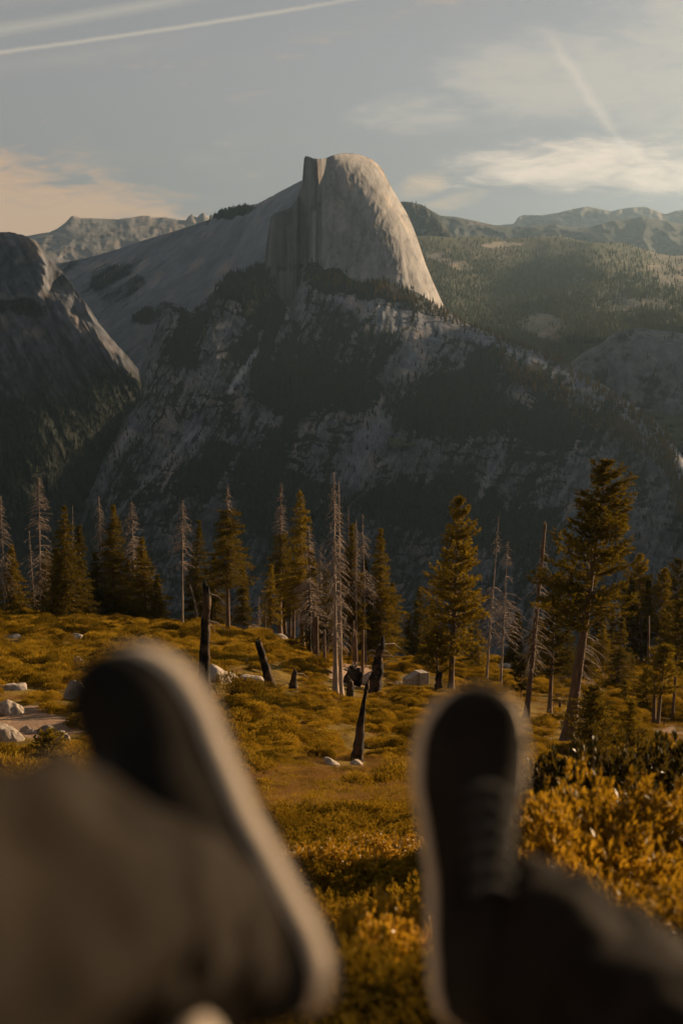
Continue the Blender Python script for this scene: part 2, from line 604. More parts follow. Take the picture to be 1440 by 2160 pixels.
def relief(name, cols, sil, bot, sy, Dfun, paint, mat, back=(150, 500, 1200), drop=(20, 220, 900), jag=0.0, label=None):
    cols = np.asarray(cols, float)
    top = np.interp(cols, [a for a, _ in sil], [b for _, b in sil])
    if jag:
        top = top + jag * fbm(cols / 14.0, 3.3, 0.7, 4, 0.6)
    bo = np.interp(cols, [a for a, _ in bot], [b for _, b in bot])
    bo = np.maximum(bo, top + 5)
    ny = int((bo - top).max() / sy) + 2
    t = np.linspace(0, 1, ny)[:, None]
    PX = np.broadcast_to(cols, (ny, len(cols)))
    PY = top[None] + (bo - top)[None] * t
    Dp = Dfun(PX, PY, PY - top[None])
    V = P(PX, PY, Dp)
    veg, tone = paint(PX, PY, V, PY - top[None])
    rows, vg, tn = [V], [veg], [tone]
    for b_, dr in zip(back, drop):
        r = V[0].copy(); r[:, 1] += b_; r[:, 2] -= dr
        r[:, 0] *= 1 + b_ / r[:, 1]
        rows.insert(0, r[None]); vg.insert(0, veg[:1]); tn.insert(0, tone[:1])
    A = np.concatenate(rows)
    me = mesh_np(name, A.reshape(-1, 3), grid_faces(A.shape[0], A.shape[1]), True,
                 {'veg': np.concatenate(vg), 'tone': np.concatenate(tn)})
    o = link(name, me, mat)
    o['kind'] = 'structure'
    return o, V, veg, PX, PY


def strokes(PX, PY, segs):
    out = np.zeros_like(PX, float)
    for (x0, y0, x1, y1, w_, a) in segs:
        dx_, dy_ = x1 - x0, y1 - y0
        L2 = dx_ * dx_ + dy_ * dy_ + 1e-6
        tt = np.clip(((PX - x0) * dx_ + (PY - y0) * dy_) / L2, 0, 1)
        dd = np.hypot(PX - x0 - tt * dx_, PY - y0 - tt * dy_)
        out = out + a * np.exp(-(dd / w_) ** 2)
    return out * (0.8 + 0.7 * fbm(PX / 11, PY / 19, 21.0, 3, 0.6))


def blobs(PX, PY, bl):
    out = np.zeros_like(PX, float)
    PX, PY = (PX + 26 * fbm(PX / 38, PY / 30, 11.0, 4, 0.6), PY + 20 * fbm(PX / 34, PY / 26, 15.0, 4, 0.6))
    for (cx, cy, rx, ry, rot, a) in bl:
        c, s = math.cos(R(rot)), math.sin(R(rot))
        X = ((PX - cx) * c + (PY - cy) * s) / rx
        Y = (-(PX - cx) * s + (PY - cy) * c) / ry
        out = out + a * (1 - sstep(np.hypot(X, Y), 0.55, 1.15))
    return out


TREES_FAR = []   # (V, weights, count, hmin, hmax, lit)


def scatter_forest(name, items, mat, tiers=2):
    """items: list of (points (n,3), heights (n,))"""
    pts = np.concatenate([a for a, _ in items]); hs = np.concatenate([b for _, b in items])
    n = len(pts)
    k = 5
    vv, ff = [], []
    off = 0
    th0 = RNG.uniform(0, 6.28, n)
    wd = hs * RNG.uniform(0.13, 0.22, n)
    for (z0, z1, rr) in ((0.08, 0.66, 1.0), (0.42, 1.0, 0.62)):
        th = th0[:, None] + np.arange(k)[None] / k * 2 * np.pi
        rj = wd[:, None] * rr * RNG.uniform(0.7, 1.25, (n, k))
        ring = np.stack([pts[:, None, 0] + np.cos(th) * rj, pts[:, None, 1] + np.sin(th) * rj,
                         pts[:, None, 2] + hs[:, None] * z0 + hs[:, None] * RNG.uniform(-0.05, 0.05, (n, k))], -1)
        apex = pts + np.stack([hs * RNG.normal(0, 0.015, n), hs * 0, hs * z1], -1)
        v = np.concatenate([ring, apex[:, None]], 1).reshape(-1, 3)
        i = off + np.arange(n)[:, None] * (k + 1)
        j = np.arange(k)[None]
        f = np.stack([i + j, i + (j + 1) % k, np.broadcast_to(i + k, (n, k))], -1).reshape(-1, 3)
        vv.append(v); ff.append(f); off += len(v)
    me = mesh_np(name, np.concatenate(vv), np.concatenate(ff), False)
    o = link(name, me, mat)
    return o


def pick(V, wt, n, hmin, hmax, PX=None):
    """random points on a relief grid, weight per vertex (favours no column)"""
    wt = np.clip(wt, 0, None).ravel()
    idx = RNG.choice(len(wt), n, p=wt / wt.sum())
    p = V.reshape(-1, 3)[idx].copy()
    jit = 6.0
    p[:, 0] += RNG.normal(0, jit, n)
    p[:, 2] -= 3.0
    p[:, 1] -= 3.0
    return p, RNG.uniform(hmin, hmax, n)


# --- valley floor
def build_valley():
    xs = np.linspace(-9400, 9400, 80); ys = np.concatenate([np.linspace(-50, 1200, 20), np.linspace(1400, 19900, 60)])
    X, Y = np.meshgrid(xs, ys)
    Z = -1120 + 40 * fbm(X / 900, Y / 900, 0.5, 4)
    V = np.stack([X, Y, Z], -1)
    me = mesh_np('valley_floor', V.reshape(-1, 3), grid_faces(*X.shape), True, {'veg': np.ones(X.size), 'tone': np.full(X.size, .6)})
    o = link('valley_floor', me, M['forest_ground']); o['kind'] = 'structure'


build_valley()

# --- front wall below the dome
FRONT_SIL = [(-160, 1330), (60, 1200), (130, 1110), (168, 1058), (190, 1010), (215, 960), (236, 925), (250, 895), (268, 850), (290, 800),
             (305, 755), (320, 715), (333, 680), (345, 655), (358, 643), (372, 641), (388, 650), (405, 661), (425, 655), (445, 648),
             (456, 612), (475, 588), (505, 578), (535, 568), (556, 562), (566, 585), (585, 620), (600, 643), (612, 648), (628, 610), (640, 575),
             (650, 556), (665, 552), (685, 562), (700, 552), (715, 553), (730, 570), (745, 584), (765, 592), (785, 590), (800, 580), (825, 588),
             (850, 603), (880, 616), (905, 634), (930, 652), (945, 660), (970, 676), (1000, 690), (1050, 706), (1100, 728), (1150, 747), (1190, 765),
             (1230, 792), (1270, 810), (1310, 838), (1350, 862), (1385, 890), (1410, 925), (1440, 962), (1480, 1020), (1560, 1130), (1700, 1300), (2000, 1420)]
FRONT_D = [(170, 1060, 3280), (250, 900, 3420), (330, 690, 3740), (370, 650, 3800), (430, 700, 3740), (480, 600, 3840), (560, 570, 3980),
           (600, 640, 3980), (650, 560, 4130), (740, 590, 4110), (850, 610, 4110), (940, 660, 4140), (1000, 690, 4090), (1200, 770, 3900), (1310, 840, 3720),
           (1390, 900, 3560), (1440, 960, 3450), (800, 660, 4000), (600, 760, 3860), (760, 800, 3800), (900, 800, 3800), (1050, 830, 3760), (1200, 900, 3680),
           (1330, 980, 3480), (500, 800, 3680), (400, 800, 3670), (350, 900, 3530), (300, 1000, 3380), (480, 950, 3560), (620, 950, 3620), (800, 950, 3640),
           (1000, 960, 3600), (1200, 1030, 3500), (1400, 1110, 3280), (200, 1150, 3220), (400, 1150, 3330), (600, 1150, 3420), (800, 1150, 3460),
           (1000, 1150, 3420), (1200, 1200, 3330), (1440, 1250, 3150), (200, 1400, 2950), (500, 1400, 3120), (800, 1400, 3200), (1100, 1400, 3180), (1440, 1420, 2980),
           (1600, 1300, 3050), (-100, 1400, 2850), (1800, 1400, 3000), (-100, 1250, 3100)]


def front_D(PX, PY, dep):
    D = idw(FRONT_D, PX, PY, 55, 1.8)
    # gullies slanting to lower left, in metres
    X = (PX - 720) * 1.15; Z = (1000 - PY) * 1.15
    a = X * 0.86 - Z * 0.32
    b = X * 0.35 + Z * 0.86
    wob = 60 * fbm(X / 300, Z / 300, 2.0, 3)
    g = fbm((a + wob) / 150, b / 650, 0.3, 5, 0.55, True)
    g2 = fbm((a - wob) / 46, b / 190, 4.3, 4, 0.6)
    big = fbm(X / 420, Z / 420, 7.1, 3)
    calm = 0.25 + 0.75 * sstep(PX, 430, 650)
    D = D - 42 * g * calm - 9 * g2 * calm - 60 * big + 4 * fbm(X / 14, Z / 30, 1.1, 3, 0.6)
    # steps: forested benches between cliffs
    D = D + 22 * fbm(X / 500, Z / 70 + X / 900, 9.9, 3)
    rim = np.exp(-dep / 16.0)
    D = D + rim * 90
    # the wall turns away at its left edge
    edge = np.exp(-np.clip(PX - np.interp(PY, [640, 700, 800, 900, 960, 1060, 1200], [345, 325, 290, 250, 215, 168, 60]), 0, 400) / 22.0)
    return D + 60 * edge


def front_paint(PX, PY, V, dep):
    X = (PX - 720) * 1.15; Z = (1000 - PY) * 1.15
    a = X * 0.88 - Z * 0.42; b = X * 0.42 + Z * 0.88
    n = fbm(a / 110, b / 330, 3.1, 5, 0.6)
    f = fbm(a / 15, b / 34, 6.2, 4, 0.65)
    veg = 0.43 + 0.5 * n + 0.42 * f
    veg += blobs(PX, PY, [(640, 800, 120, 75, -5, 0.5), (940, 860, 150, 80, 5, 0.5), (1090, 780, 120, 50, 12, 0.25), (760, 840, 60, 40, 0, 0.4),
                          (1180, 900, 130, 60, 20, 0.4), (540, 590, 90, 50, -8, 1.0), (560, 640, 70, 60, 30, 0.6), (560, 720, 60, 80, 30, 0.5), (420, 730, 100, 60, 10, 0.3),
                          (480, 1000, 130, 60, -10, 0.25), (900, 1060, 160, 60, 0, 0.5), (620, 1080, 120, 90, 0, 0.25), (1050, 1120, 160, 60, 0, 0.3),
                          (700, 700, 80, 60, 0, 0.2), (1000, 720, 50, 20, 20, -0.1), (200, 1180, 100, 80, 0, 0.4), (760, 600, 120, 30, 8, 0.55), (690, 570, 40, 24, 0, 0.5)])
    veg -= strokes(PX, PY, [(880, 745, 850, 830, 26, 0.9), (825, 830, 740, 1005, 30, 0.95), (790, 880, 735, 1030, 16, 0.6), (850, 760, 825, 800, 20, 0.6),
                            (318, 740, 262, 900, 17, 0.9), (262, 900, 185, 1040, 24, 1.0), (350, 660, 320, 740, 14, 0.4), (540, 740, 485, 825, 5, 1.1), (555, 690, 540, 740, 4, 0.7),
                            (615, 650, 575, 760, 12, 0.7), (625, 600, 615, 660, 14, 0.8), (500, 680, 440, 720, 28, 0.6), (450, 760, 430, 800, 26, 0.5),
                            (420, 900, 240, 1090, 4, 0.7), (390, 830, 330, 960, 6, 0.5), (500, 960, 420, 1120, 10, 0.5), (1060, 960, 985, 1090, 9, 0.7), (920, 970, 895, 1030, 8, 0.6),
                            (1010, 940, 900, 930, 40, 0.3), (1240, 1000, 1180, 1140, 22, 0.35), (1100, 830, 1120, 850, 22, 0.6), (1330, 900, 1400, 1000, 20, 0.5),
                            (760, 650, 900, 680, 22, 0.35), (950, 680, 1150, 760, 18, 0.5), (1190, 775, 1330, 860, 15, 0.6), (1240, 960, 1380, 1150, 60, 0.3),
                            (640, 640, 660, 700, 20, 0.3), (740, 720, 700, 790, 14, 0.35), (810, 960, 870, 960, 60, 0.2)])
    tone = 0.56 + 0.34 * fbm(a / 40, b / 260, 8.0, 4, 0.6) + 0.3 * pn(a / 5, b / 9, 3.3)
    tone += 1.35 * strokes(PX, PY, [(318, 740, 262, 900, 16, 0.35), (262, 900, 185, 1040, 22, 0.5), (540, 740, 485, 825, 5, 1.0), (880, 745, 850, 830, 20, 0.3),  # left ridge strokes lighten its lit slabs in the colour
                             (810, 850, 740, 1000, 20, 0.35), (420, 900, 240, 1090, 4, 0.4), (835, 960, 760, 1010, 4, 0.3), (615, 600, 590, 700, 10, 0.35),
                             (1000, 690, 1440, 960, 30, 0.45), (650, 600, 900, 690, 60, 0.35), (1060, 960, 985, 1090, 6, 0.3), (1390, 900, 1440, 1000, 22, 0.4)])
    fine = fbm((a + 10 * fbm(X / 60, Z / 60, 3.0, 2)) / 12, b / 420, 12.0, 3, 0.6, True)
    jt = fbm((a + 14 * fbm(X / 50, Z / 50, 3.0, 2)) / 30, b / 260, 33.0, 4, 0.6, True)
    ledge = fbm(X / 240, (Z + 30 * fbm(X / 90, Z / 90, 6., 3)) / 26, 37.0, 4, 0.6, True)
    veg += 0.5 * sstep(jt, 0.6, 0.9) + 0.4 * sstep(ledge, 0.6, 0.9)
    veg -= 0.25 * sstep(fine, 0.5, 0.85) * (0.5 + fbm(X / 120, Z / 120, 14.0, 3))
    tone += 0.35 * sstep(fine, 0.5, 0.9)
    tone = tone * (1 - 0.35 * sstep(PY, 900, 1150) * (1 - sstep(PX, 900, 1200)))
    return np.clip(veg, 0, 1), np.clip(tone, 0.15, 1.6)


cols = np.concatenate([np.arange(-160, 160, 8), np.arange(160, 1460, 3.1), np.arange(1464, 2000, 12)])
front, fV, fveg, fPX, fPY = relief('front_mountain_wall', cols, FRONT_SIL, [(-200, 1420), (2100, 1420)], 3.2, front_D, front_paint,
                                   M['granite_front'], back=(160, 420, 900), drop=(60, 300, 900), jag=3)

# --- the great half dome
DOME_SIL = [(552, 600), (556, 570), (560, 535), (565, 492), (571, 458), (580, 449), (600, 443), (612, 438), (620, 427), (628, 412), (633, 400), (637, 388), (639, 360),
            (641.5, 333), (645, 329), (651, 330), (660, 334), (672, 335), (685, 334), (700, 328), (720, 323), (745, 323.5), (765, 328), (785, 337), (798, 348),
            (808, 360), (816, 378), (824, 392), (840, 420), (858, 450), (872, 482), (885, 520), (897, 556), (910, 588), (925, 622), (941, 657), (946, 700)]
XR = [(323, 740), (337, 785), (348, 800), (378, 818), (420, 842), (482, 873), (556, 898), (622, 926), (657, 942), (780, 990)]


def dome_D(PX, PY, dep):
    xe = np.interp(PY, [330, 400, 545, 700], [664, 672, 684, 690])
    xr = np.interp(PY, [a for a, _ in XR], [b for _, b in XR])
    s = np.clip((PX - xe) / (xr - xe + 1e-6), 0, 1)
    width = (xr - xe) * 1.42
    Dr = 4140 + np.clip(width, 60, 400) * 0.85 * (1 - np.sqrt(np.clip(1 - s ** 3.8, 0, 1)))
    l = np.clip(xe - PX, 0, None)
    Dl = 4140 + np.minimum(l, 38) * 1.42 * 2.4 + np.clip(l - 38, 0, None) * 1.42 * 0.9
    D = np.where(PX > xe, Dr, Dl)
    # left shoulder block stands a little forward of the face
    blk = sstep(PX, 634, 626) * sstep(PY, 400, 440)
    D = D - 45 * blk
    D = D + np.clip(600 - PY, -200, 400) * 0.42 * (0.35 + 0.65 * sstep(PX, 660, 700))
    D = D + 110 * np.exp(-dep / 10.0) * sstep(PX, 700, 790) + 240 * np.exp(-dep / 40.0) * sstep(PX, 695, 800) * (1 - s * 0.6)
    X = PX * 1.42; Z = PY * 1.42
    D = D + 14 * fbm(X / 120, Z / 220, 1.0, 4, 0.55) * sstep(PX, 640, 700) + 4.0 * fbm(X / 22, Z / 40, 2.0, 4, 0.6)
    # columns on the sheer face
    D = D + (1 - sstep(PX, 660, 700)) * 9 * fbm(X / 14, Z / 300, 3.0, 3, 0.6)
    # arching exfoliation ledges on the rounded front
    ar = fbm(X / 75 + 0.6 * fbm(X / 160, Z / 160, 5.0, 2), Z / 95, 4.0, 4, 0.5, True)
    D = D - 9 * ar * sstep(PX, 680, 720)
    # a curved flake edge down the right flank
    xf = np.interp(PY, [380, 450, 520, 600, 640], [826, 846, 850, 862, 868])
    D = D - 12 * sstep(PX, xf + 3, xf - 6) * sstep(PY, 400, 450) * sstep(PX, 700, 780)
    return D


def dome_paint(PX, PY, V, dep):
    X = PX * 1.42; Z = PY * 1.42
    veg = np.zeros_like(PX) + 0.12 * fbm(X / 30, Z / 30, 1.0, 3)
    veg += blobs(PX, PY, [(600, 560, 50, 60, 0, 0.18), (590, 480, 26, 30, 0, 0.22)]) + strokes(PX, PY, [(650, 560, 560, 570, 12, 0.4)])
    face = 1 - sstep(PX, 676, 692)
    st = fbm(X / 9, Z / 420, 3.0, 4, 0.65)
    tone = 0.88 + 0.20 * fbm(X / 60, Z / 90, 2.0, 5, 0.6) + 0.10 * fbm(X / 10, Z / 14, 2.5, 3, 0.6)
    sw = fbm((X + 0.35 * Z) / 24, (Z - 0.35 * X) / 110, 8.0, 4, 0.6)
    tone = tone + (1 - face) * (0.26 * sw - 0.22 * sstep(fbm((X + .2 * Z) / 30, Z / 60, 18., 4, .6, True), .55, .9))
    tone = tone * (1 - face * 0.38) + face * 0.55 * st  # sheer face: deep shadow darkened into the tone, plus dark streaks
    cr = fbm((X + 12 * fbm(X / 40, Z / 40, 2., 2)) / 26, Z / 90, 41.0, 4, 0.6, True)
    tone = tone - (1 - face) * 0.30 * sstep(cr, 0.72, 0.95)
    cr2 = fbm((X - .5 * Z) / 60, (Z + .4 * X) / 24, 47.0, 4, 0.6, True)
    tone = tone - (1 - face) * 0.22 * sstep(cr2, 0.75, 0.95) * sstep(fbm(X / 80, Z / 80, 5.5, 2), -.1, .3)
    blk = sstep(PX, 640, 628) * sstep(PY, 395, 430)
    tone = tone * (1 - 0.30 * blk)  # shadowed shoulder block: its shade is put into the tone
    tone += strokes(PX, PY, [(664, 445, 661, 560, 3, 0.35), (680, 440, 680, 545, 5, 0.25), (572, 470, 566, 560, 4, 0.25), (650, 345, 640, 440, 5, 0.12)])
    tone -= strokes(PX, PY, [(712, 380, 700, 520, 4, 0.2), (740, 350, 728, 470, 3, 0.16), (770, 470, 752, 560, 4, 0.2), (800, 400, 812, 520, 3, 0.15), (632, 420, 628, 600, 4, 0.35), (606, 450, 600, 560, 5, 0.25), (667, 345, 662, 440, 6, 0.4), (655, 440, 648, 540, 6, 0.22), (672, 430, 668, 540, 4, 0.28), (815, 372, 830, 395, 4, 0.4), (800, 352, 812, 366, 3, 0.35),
                             (850, 455, 880, 460, 3, 0.3), (868, 580, 872, 610, 2.5, 0.35), (870, 535, 880, 548, 2, 0.3)])
    return np.clip(veg, 0, 1), np.clip(tone, 0.2, 1.35)


cols = np.unique(np.concatenate([np.arange(552, 946, 2.0), np.arange(634, 650, 0.6), np.arange(790, 946, 1.0)]))
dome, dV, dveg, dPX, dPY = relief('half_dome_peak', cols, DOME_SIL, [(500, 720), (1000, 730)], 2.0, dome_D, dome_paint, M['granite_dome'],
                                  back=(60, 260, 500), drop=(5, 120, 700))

# --- long pale slab ridge behind the dome
SLAB_SIL = [(-300, 640), (40, 575), (120, 556), (180, 545), (240, 528), (300, 508), (360, 490), (410, 474), (445, 462), (465, 449), (500, 440), (545, 429), (580, 410),
            (610, 394), (636, 380), (680, 372), (760, 400), (850, 470), (930, 560)]


def slab_D(PX, PY, dep):
    D = idw([(-100, 640, 6400), (60, 570, 6800), (200, 545, 6800), (445, 462, 5980), (640, 380, 5300), (760, 420, 5200), (640, 560, 5020), (450, 620, 5350), (560, 520, 5300),
             (280, 680, 5450), (150, 640, 6100), (330, 560, 5900), (260, 760, 5300), (900, 560, 5200), (500, 800, 5000), (100, 800, 5700)], PX, PY, 60, 1.5)
    X = (PX - 400) * 1.9; Z = (600 - PY) * 1.9
    a = X * 0.55 + Z * 0.83; b = X * 0.83 - Z * 0.55
    b2 = X * 0.83 + Z * 0.55; a2 = -X * 0.55 + Z * 0.83
    wob = 50 * fbm(X / 500, Z / 400, 2.2, 2)
    D = D - 32 * fbm((a2 + wob) / 110, b2 / 800, 2.0, 5, 0.55, True) - 60 * fbm(X / 600, Z / 500, 5.0, 3)
    return D + 120 * np.exp(-dep / 14)


def slab_paint(PX, PY, V, dep):
    X = (PX - 400) * 1.9; Z = (600 - PY) * 1.9
    b2 = X * 0.83 + Z * 0.55; a2 = -X * 0.55 + Z * 0.83
    st = fbm(a2 / 45, b2 / 420, 1.0, 5, 0.62)
    veg = 0.25 + 0.75 * fbm(a2 / 60, b2 / 380, 5.0, 5, 0.65)
    veg += blobs(PX, PY, [(180, 570, 170, 60, 10, 0.15), (500, 447, 70, 12, -15, 0.9), (330, 660, 60, 24, -20, 0.5), (440, 640, 50, 30, -20, 0.3), (250, 600, 80, 50, 20, 0.2)])
    veg -= blobs(PX, PY, [(570, 470, 110, 90, -30, 0.45), (400, 590, 130, 50, -25, 0.25)])
    tone = 0.85 + 0.35 * st + 0.15 * blobs(PX, PY, [(570, 460, 120, 100, 0, 1.0)])
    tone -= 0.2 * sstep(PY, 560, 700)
    return np.clip(veg, 0, 1), np.clip(tone, 0.2, 1.4)


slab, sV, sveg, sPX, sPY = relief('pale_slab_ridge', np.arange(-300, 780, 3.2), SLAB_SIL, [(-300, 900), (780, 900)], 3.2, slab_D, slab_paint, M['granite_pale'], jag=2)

# --- left far range with the twin horn peaks
LFAR_SIL = [(-500, 520), (-200, 510), (0, 500), (60, 497), (90, 492), (105, 490), (120, 483), (138, 470), (150, 457), (156, 455), (175, 460), (215, 461), (250, 462), (285, 458), (300, 455), (315, 455),
            (322, 459), (350, 458), (380, 464), (392, 465), (397, 457), (402, 453), (406, 451), (411, 457), (416, 459), (421, 453), (430, 448), (436, 455), (444, 461), (460, 470), (560, 500), (700, 520)]


def lfar_D(PX, PY, dep):
    X = PX * 2.7; Z = PY * 2.7
    D = 13500 - 22.0 * (PY - 450) - 170 * fbm(X / 260, Z / 150, 3.0, 5, 0.55, True) - 300 * fbm(X / 900, Z / 400, 1.0, 3)
    return D + 200 * np.exp(-dep / 8)


def far_paint(seed, v0=0.35, t0=0.9):
    def f(PX, PY, V, dep):
        X, Y = V[..., 0], V[..., 1]
        veg = v0 + 0.55 * fbm(X / 260, PY / 22, seed, 5, 0.6)
        tone = t0 + 0.25 * fbm(X / 150, PY / 12, seed + 3, 4, 0.6)
        return np.clip(veg, 0, 1), np.clip(tone, 0.2, 1.4)
    return f


relief('far_left_range', np.arange(-500, 700, 2.6), LFAR_SIL, [(-500, 640), (700, 640)], 3.0, lfar_D, far_paint(2.0, 0.32, 0.95), M['far_rock'], jag=1.0)

# --- left dome
LEFT_SIL = [(-500, 560), (-300, 510), (-120, 492), (0, 490), (20, 489), (42, 493), (60, 499), (76, 507), (88, 522), (100, 541), (115, 556), (131, 572), (150, 596), (168, 622),
            (190, 652), (208, 680), (230, 708), (252, 732), (275, 758), (292, 780), (300, 830), (330, 900), (420, 1000)]


def left_D(PX, PY, dep):
    D = idw([(-300, 560, 3780), (0, 500, 3660), (80, 515, 3610), (100, 620, 3500), (150, 600, 3550), (200, 680, 3480), (280, 770, 3450), (60, 700, 3420), (0, 700, 3460), (0, 850, 3300),
             (140, 800, 3380), (200, 850, 3400), (270, 850, 3500), (100, 950, 3250), (300, 900, 3640), (0, 1050, 3150), (200, 1100, 3350), (330, 1000, 3720), (-300, 800, 3550), (-300, 1200, 3150), (100, 1250, 3050), (400, 1300, 3500)], PX, PY)
    X = PX * 1.0; Z = PY * 1.0
    a = X * 0.86 - Z * 0.5; b = X * 0.5 + Z * 0.86
    rib = fbm((a + 20 * fbm(X / 90, Z / 90, 1.0, 2)) / 55, b / 260, 6.0, 5, 0.55, True)
    D = D - 31 * rib - 7 * fbm(X / 16, Z / 34, 2.0, 3, 0.6) - 25 * fbm(X / 200, Z / 160, 9.0, 3)
    # sunlit rib: a buttress standing proud, its right side turned to the sun
    xr = np.interp(PY, [490, 520, 560, 600, 640], [60, 92, 108, 100, 88])
    D = D + 105 * sstep(PX, xr - 12, xr + 12) * (1 - sstep(PY, 590, 640)) * (1 - sstep(PX, xr + 25, xr + 70))
    return D + 26 * np.exp(-dep / 14)


def left_paint(PX, PY, V, dep):
    X = PX * 1.0; Z = PY * 1.0
    a = X * 0.86 - Z * 0.5; b = X * 0.5 + Z * 0.86
    st = fbm(a / 14, b / 150, 1.0, 5, 0.62)
    veg = 0.22 + 0.4 * fbm(a / 40, b / 120, 5.0, 5, 0.6) + 0.2 * fbm(X / 12, Z / 9, 2.0, 3)
    veg += blobs(PX, PY, [(100, 1000, 300, 170, 0, 0.9), (60, 1200, 400, 170, 0, 1.0), (60, 650, 90, 20, 5, 0.4), (240, 850, 90, 70, 0, 0.6), (80, 540, 40, 14, 30, 0.2)])
    veg -= strokes(PX, PY, [(90, 560, 110, 620, 22, 0.3), (110, 640, 250, 760, 26, 0.3), (0, 600, 40, 560, 30, 0.3)])
    tone = 0.52 + 0.6 * st - 0.3 * sstep(fbm(X / 26, Z / 40, 31., 4, .6, True), .5, .9) + strokes(PX, PY, [(92, 545, 86, 600, 12, 0.3), (140, 620, 250, 760, 18, 0.25)]) - 0.3 * sstep(PY, 650, 850)  # first stroke lightens the sunlit rib in the tone
    return np.clip(veg, 0, 1), np.clip(tone, 0.15, 1.4)


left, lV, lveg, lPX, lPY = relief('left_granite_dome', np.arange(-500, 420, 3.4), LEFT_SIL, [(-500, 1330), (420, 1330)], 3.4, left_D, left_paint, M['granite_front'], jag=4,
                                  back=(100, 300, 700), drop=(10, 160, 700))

# --- right side: far crest, middle ridges, forested basin, near right dome
relief('far_right_crest', np.arange(800, 2100, 3), [(800, 480), (930, 462), (965, 458), (1000, 465), (1040, 476), (1083, 472), (1092, 458), (1105, 453), (1140, 454), (1175, 449), (1210, 440), (1240, 435.5),
       (1262, 440), (1290, 446), (1310, 440), (1335, 437), (1362, 436.5), (1385, 445), (1402, 452), (1425, 444), (1445, 441), (1500, 450), (1700, 440), (2100, 470)],
       [(800, 600), (2100, 600)], 3, lambda PX, PY, dep: 17500 - 14 * (PY - 440) - 230 * fbm(PX / 70, PY / 45, 2.0, 5, .55, True) + 120 * np.exp(-dep / 8), far_paint(7.0, 0.3, 0.9), M['far_rock'], jag=1.0)
relief('middle_right_ridge', np.arange(860, 2100, 3.2), [(860, 455), (900, 440), (930, 455), (960, 457), (985, 463), (1040, 474), (1080, 480), (1120, 476), (1170, 473), (1215, 482), (1245, 478), (1290, 466), (1350, 458),
       (1395, 464), (1440, 475), (1600, 470), (2100, 480)], [(860, 640), (2100, 640)], 3.2,
       lambda PX, PY, dep: 13000 - 16 * (PY - 460) - 230 * fbm(PX / 80, PY / 40, 4.0, 5, .55, True) - 300 * fbm(PX / 260, PY / 160, 6., 2) + 100 * np.exp(-dep / 8), far_paint(5.0, 0.7, 0.8), M['far_rock'], jag=1.2)
_, kV, kveg, kPX, kPY = relief('shoulder_knob', np.arange(820, 985, 2.2), [(820, 440), (845, 425), (870, 427), (890, 432), (912, 446), (930, 468), (945, 485), (958, 502), (968, 512), (985, 540)],
       [(820, 640), (985, 640)], 2.4, lambda PX, PY, dep: 9300 - 6 * (PY - 430) - 60 * fbm(PX / 30, PY / 40, 2.0, 4, .55, True) + 60 * np.exp(-dep / 8),
       far_paint(3.0, 0.62, 1.0), M['granite_pale'], jag=1.5)


def basin_D(PX, PY, dep):
    D = idw([(870, 500, 6700), (1000, 490, 7000), (1200, 490, 7200), (1440, 500, 7000), (1250, 520, 6300), (1000, 600, 5800), (1150, 600, 5700), (1300, 580, 5900), (1440, 600, 5600), (940, 650, 5200), (1100, 700, 5000),
             (1300, 660, 5000), (1440, 700, 4900), (1200, 780, 4600), (1440, 800, 4500), (1700, 600, 5500), (1100, 900, 4450), (1500, 900, 4300)], PX, PY, 55, 1.6)
    X = PX * 1.9; Z = PY * 1.9
    D = 4350 + (D - 4350) * 1.75
    D = D - 150 * fbm(X / 420, Z / 160, 3.0, 5, 0.55, True) - 180 * fbm(X / 900, Z / 260, 8.0, 3)
    # rounded knolls
    for (cx, cy, rx, ry, a) in ((1250, 555, 130, 36, 330), (1000, 545, 120, 34, 200), (1420, 640, 120, 60, 260), (1240, 690, 90, 34, 160)):
        D = D - a * np.clip(1 - ((PX - cx) / rx) ** 2 - ((PY - cy) / ry) ** 2, 0, 1)
    return D + 90 * np.exp(-dep / 8)


def basin_paint(PX, PY, V, dep):
    X = PX * 1.9; Z = PY * 1.9
    n = fbm(X / 160, Z / 70, 2.0, 5, 0.6)
    veg = 0.72 + 0.5 * n
    veg -= blobs(PX, PY, [(1150, 690, 70, 30, 15, 0.3), (960, 560, 70, 12, 20, 0.3), (1420, 560, 70, 50, 10, 0.3), (1330, 640, 110, 40, 0, 0.15), (1060, 515, 60, 6, 0, 0.4)])
    tone = 1.0 + 0.3 * fbm(X / 60, Z / 40, 6.0, 4)
    return np.clip(veg, 0, 1), np.clip(tone, 0.3, 1.5)


basin, bV, bveg, bPX, bPY = relief('forested_basin', np.arange(820, 2100, 3.2),
    [(820, 500), (900, 498), (960, 500), (1010, 498), (1060, 505), (1120, 500), (1180, 498), (1230, 510), (1270, 513), (1310, 512), (1350, 524), (1390, 536), (1420, 540), (1440, 538), (1600, 520), (2100, 500)],
    [(820, 940), (2100, 940)], 3.2, basin_D, basin_paint, M['forest_ground'], jag=2)


def rdome_D(PX, PY, dep):
    D = idw([(1200, 770, 4400), (1330, 690, 4480), (1440, 690, 4520), (1440, 800, 4350), (1330, 780, 4370), (1300, 900, 4250), (1440, 950, 4180), (1440, 1050, 4100), (1700, 800, 4350), (1600, 1000, 4150)], PX, PY, 50, 1.6)
    X = PX * 1.35; Z = PY * 1.35
    D = D - 36 * fbm(X / 130, Z / 200, 3.0, 5, .55, True) - 4 * fbm(X / 18, Z / 28, 1.0, 3)
    return D + 110 * np.exp(-dep / 16)


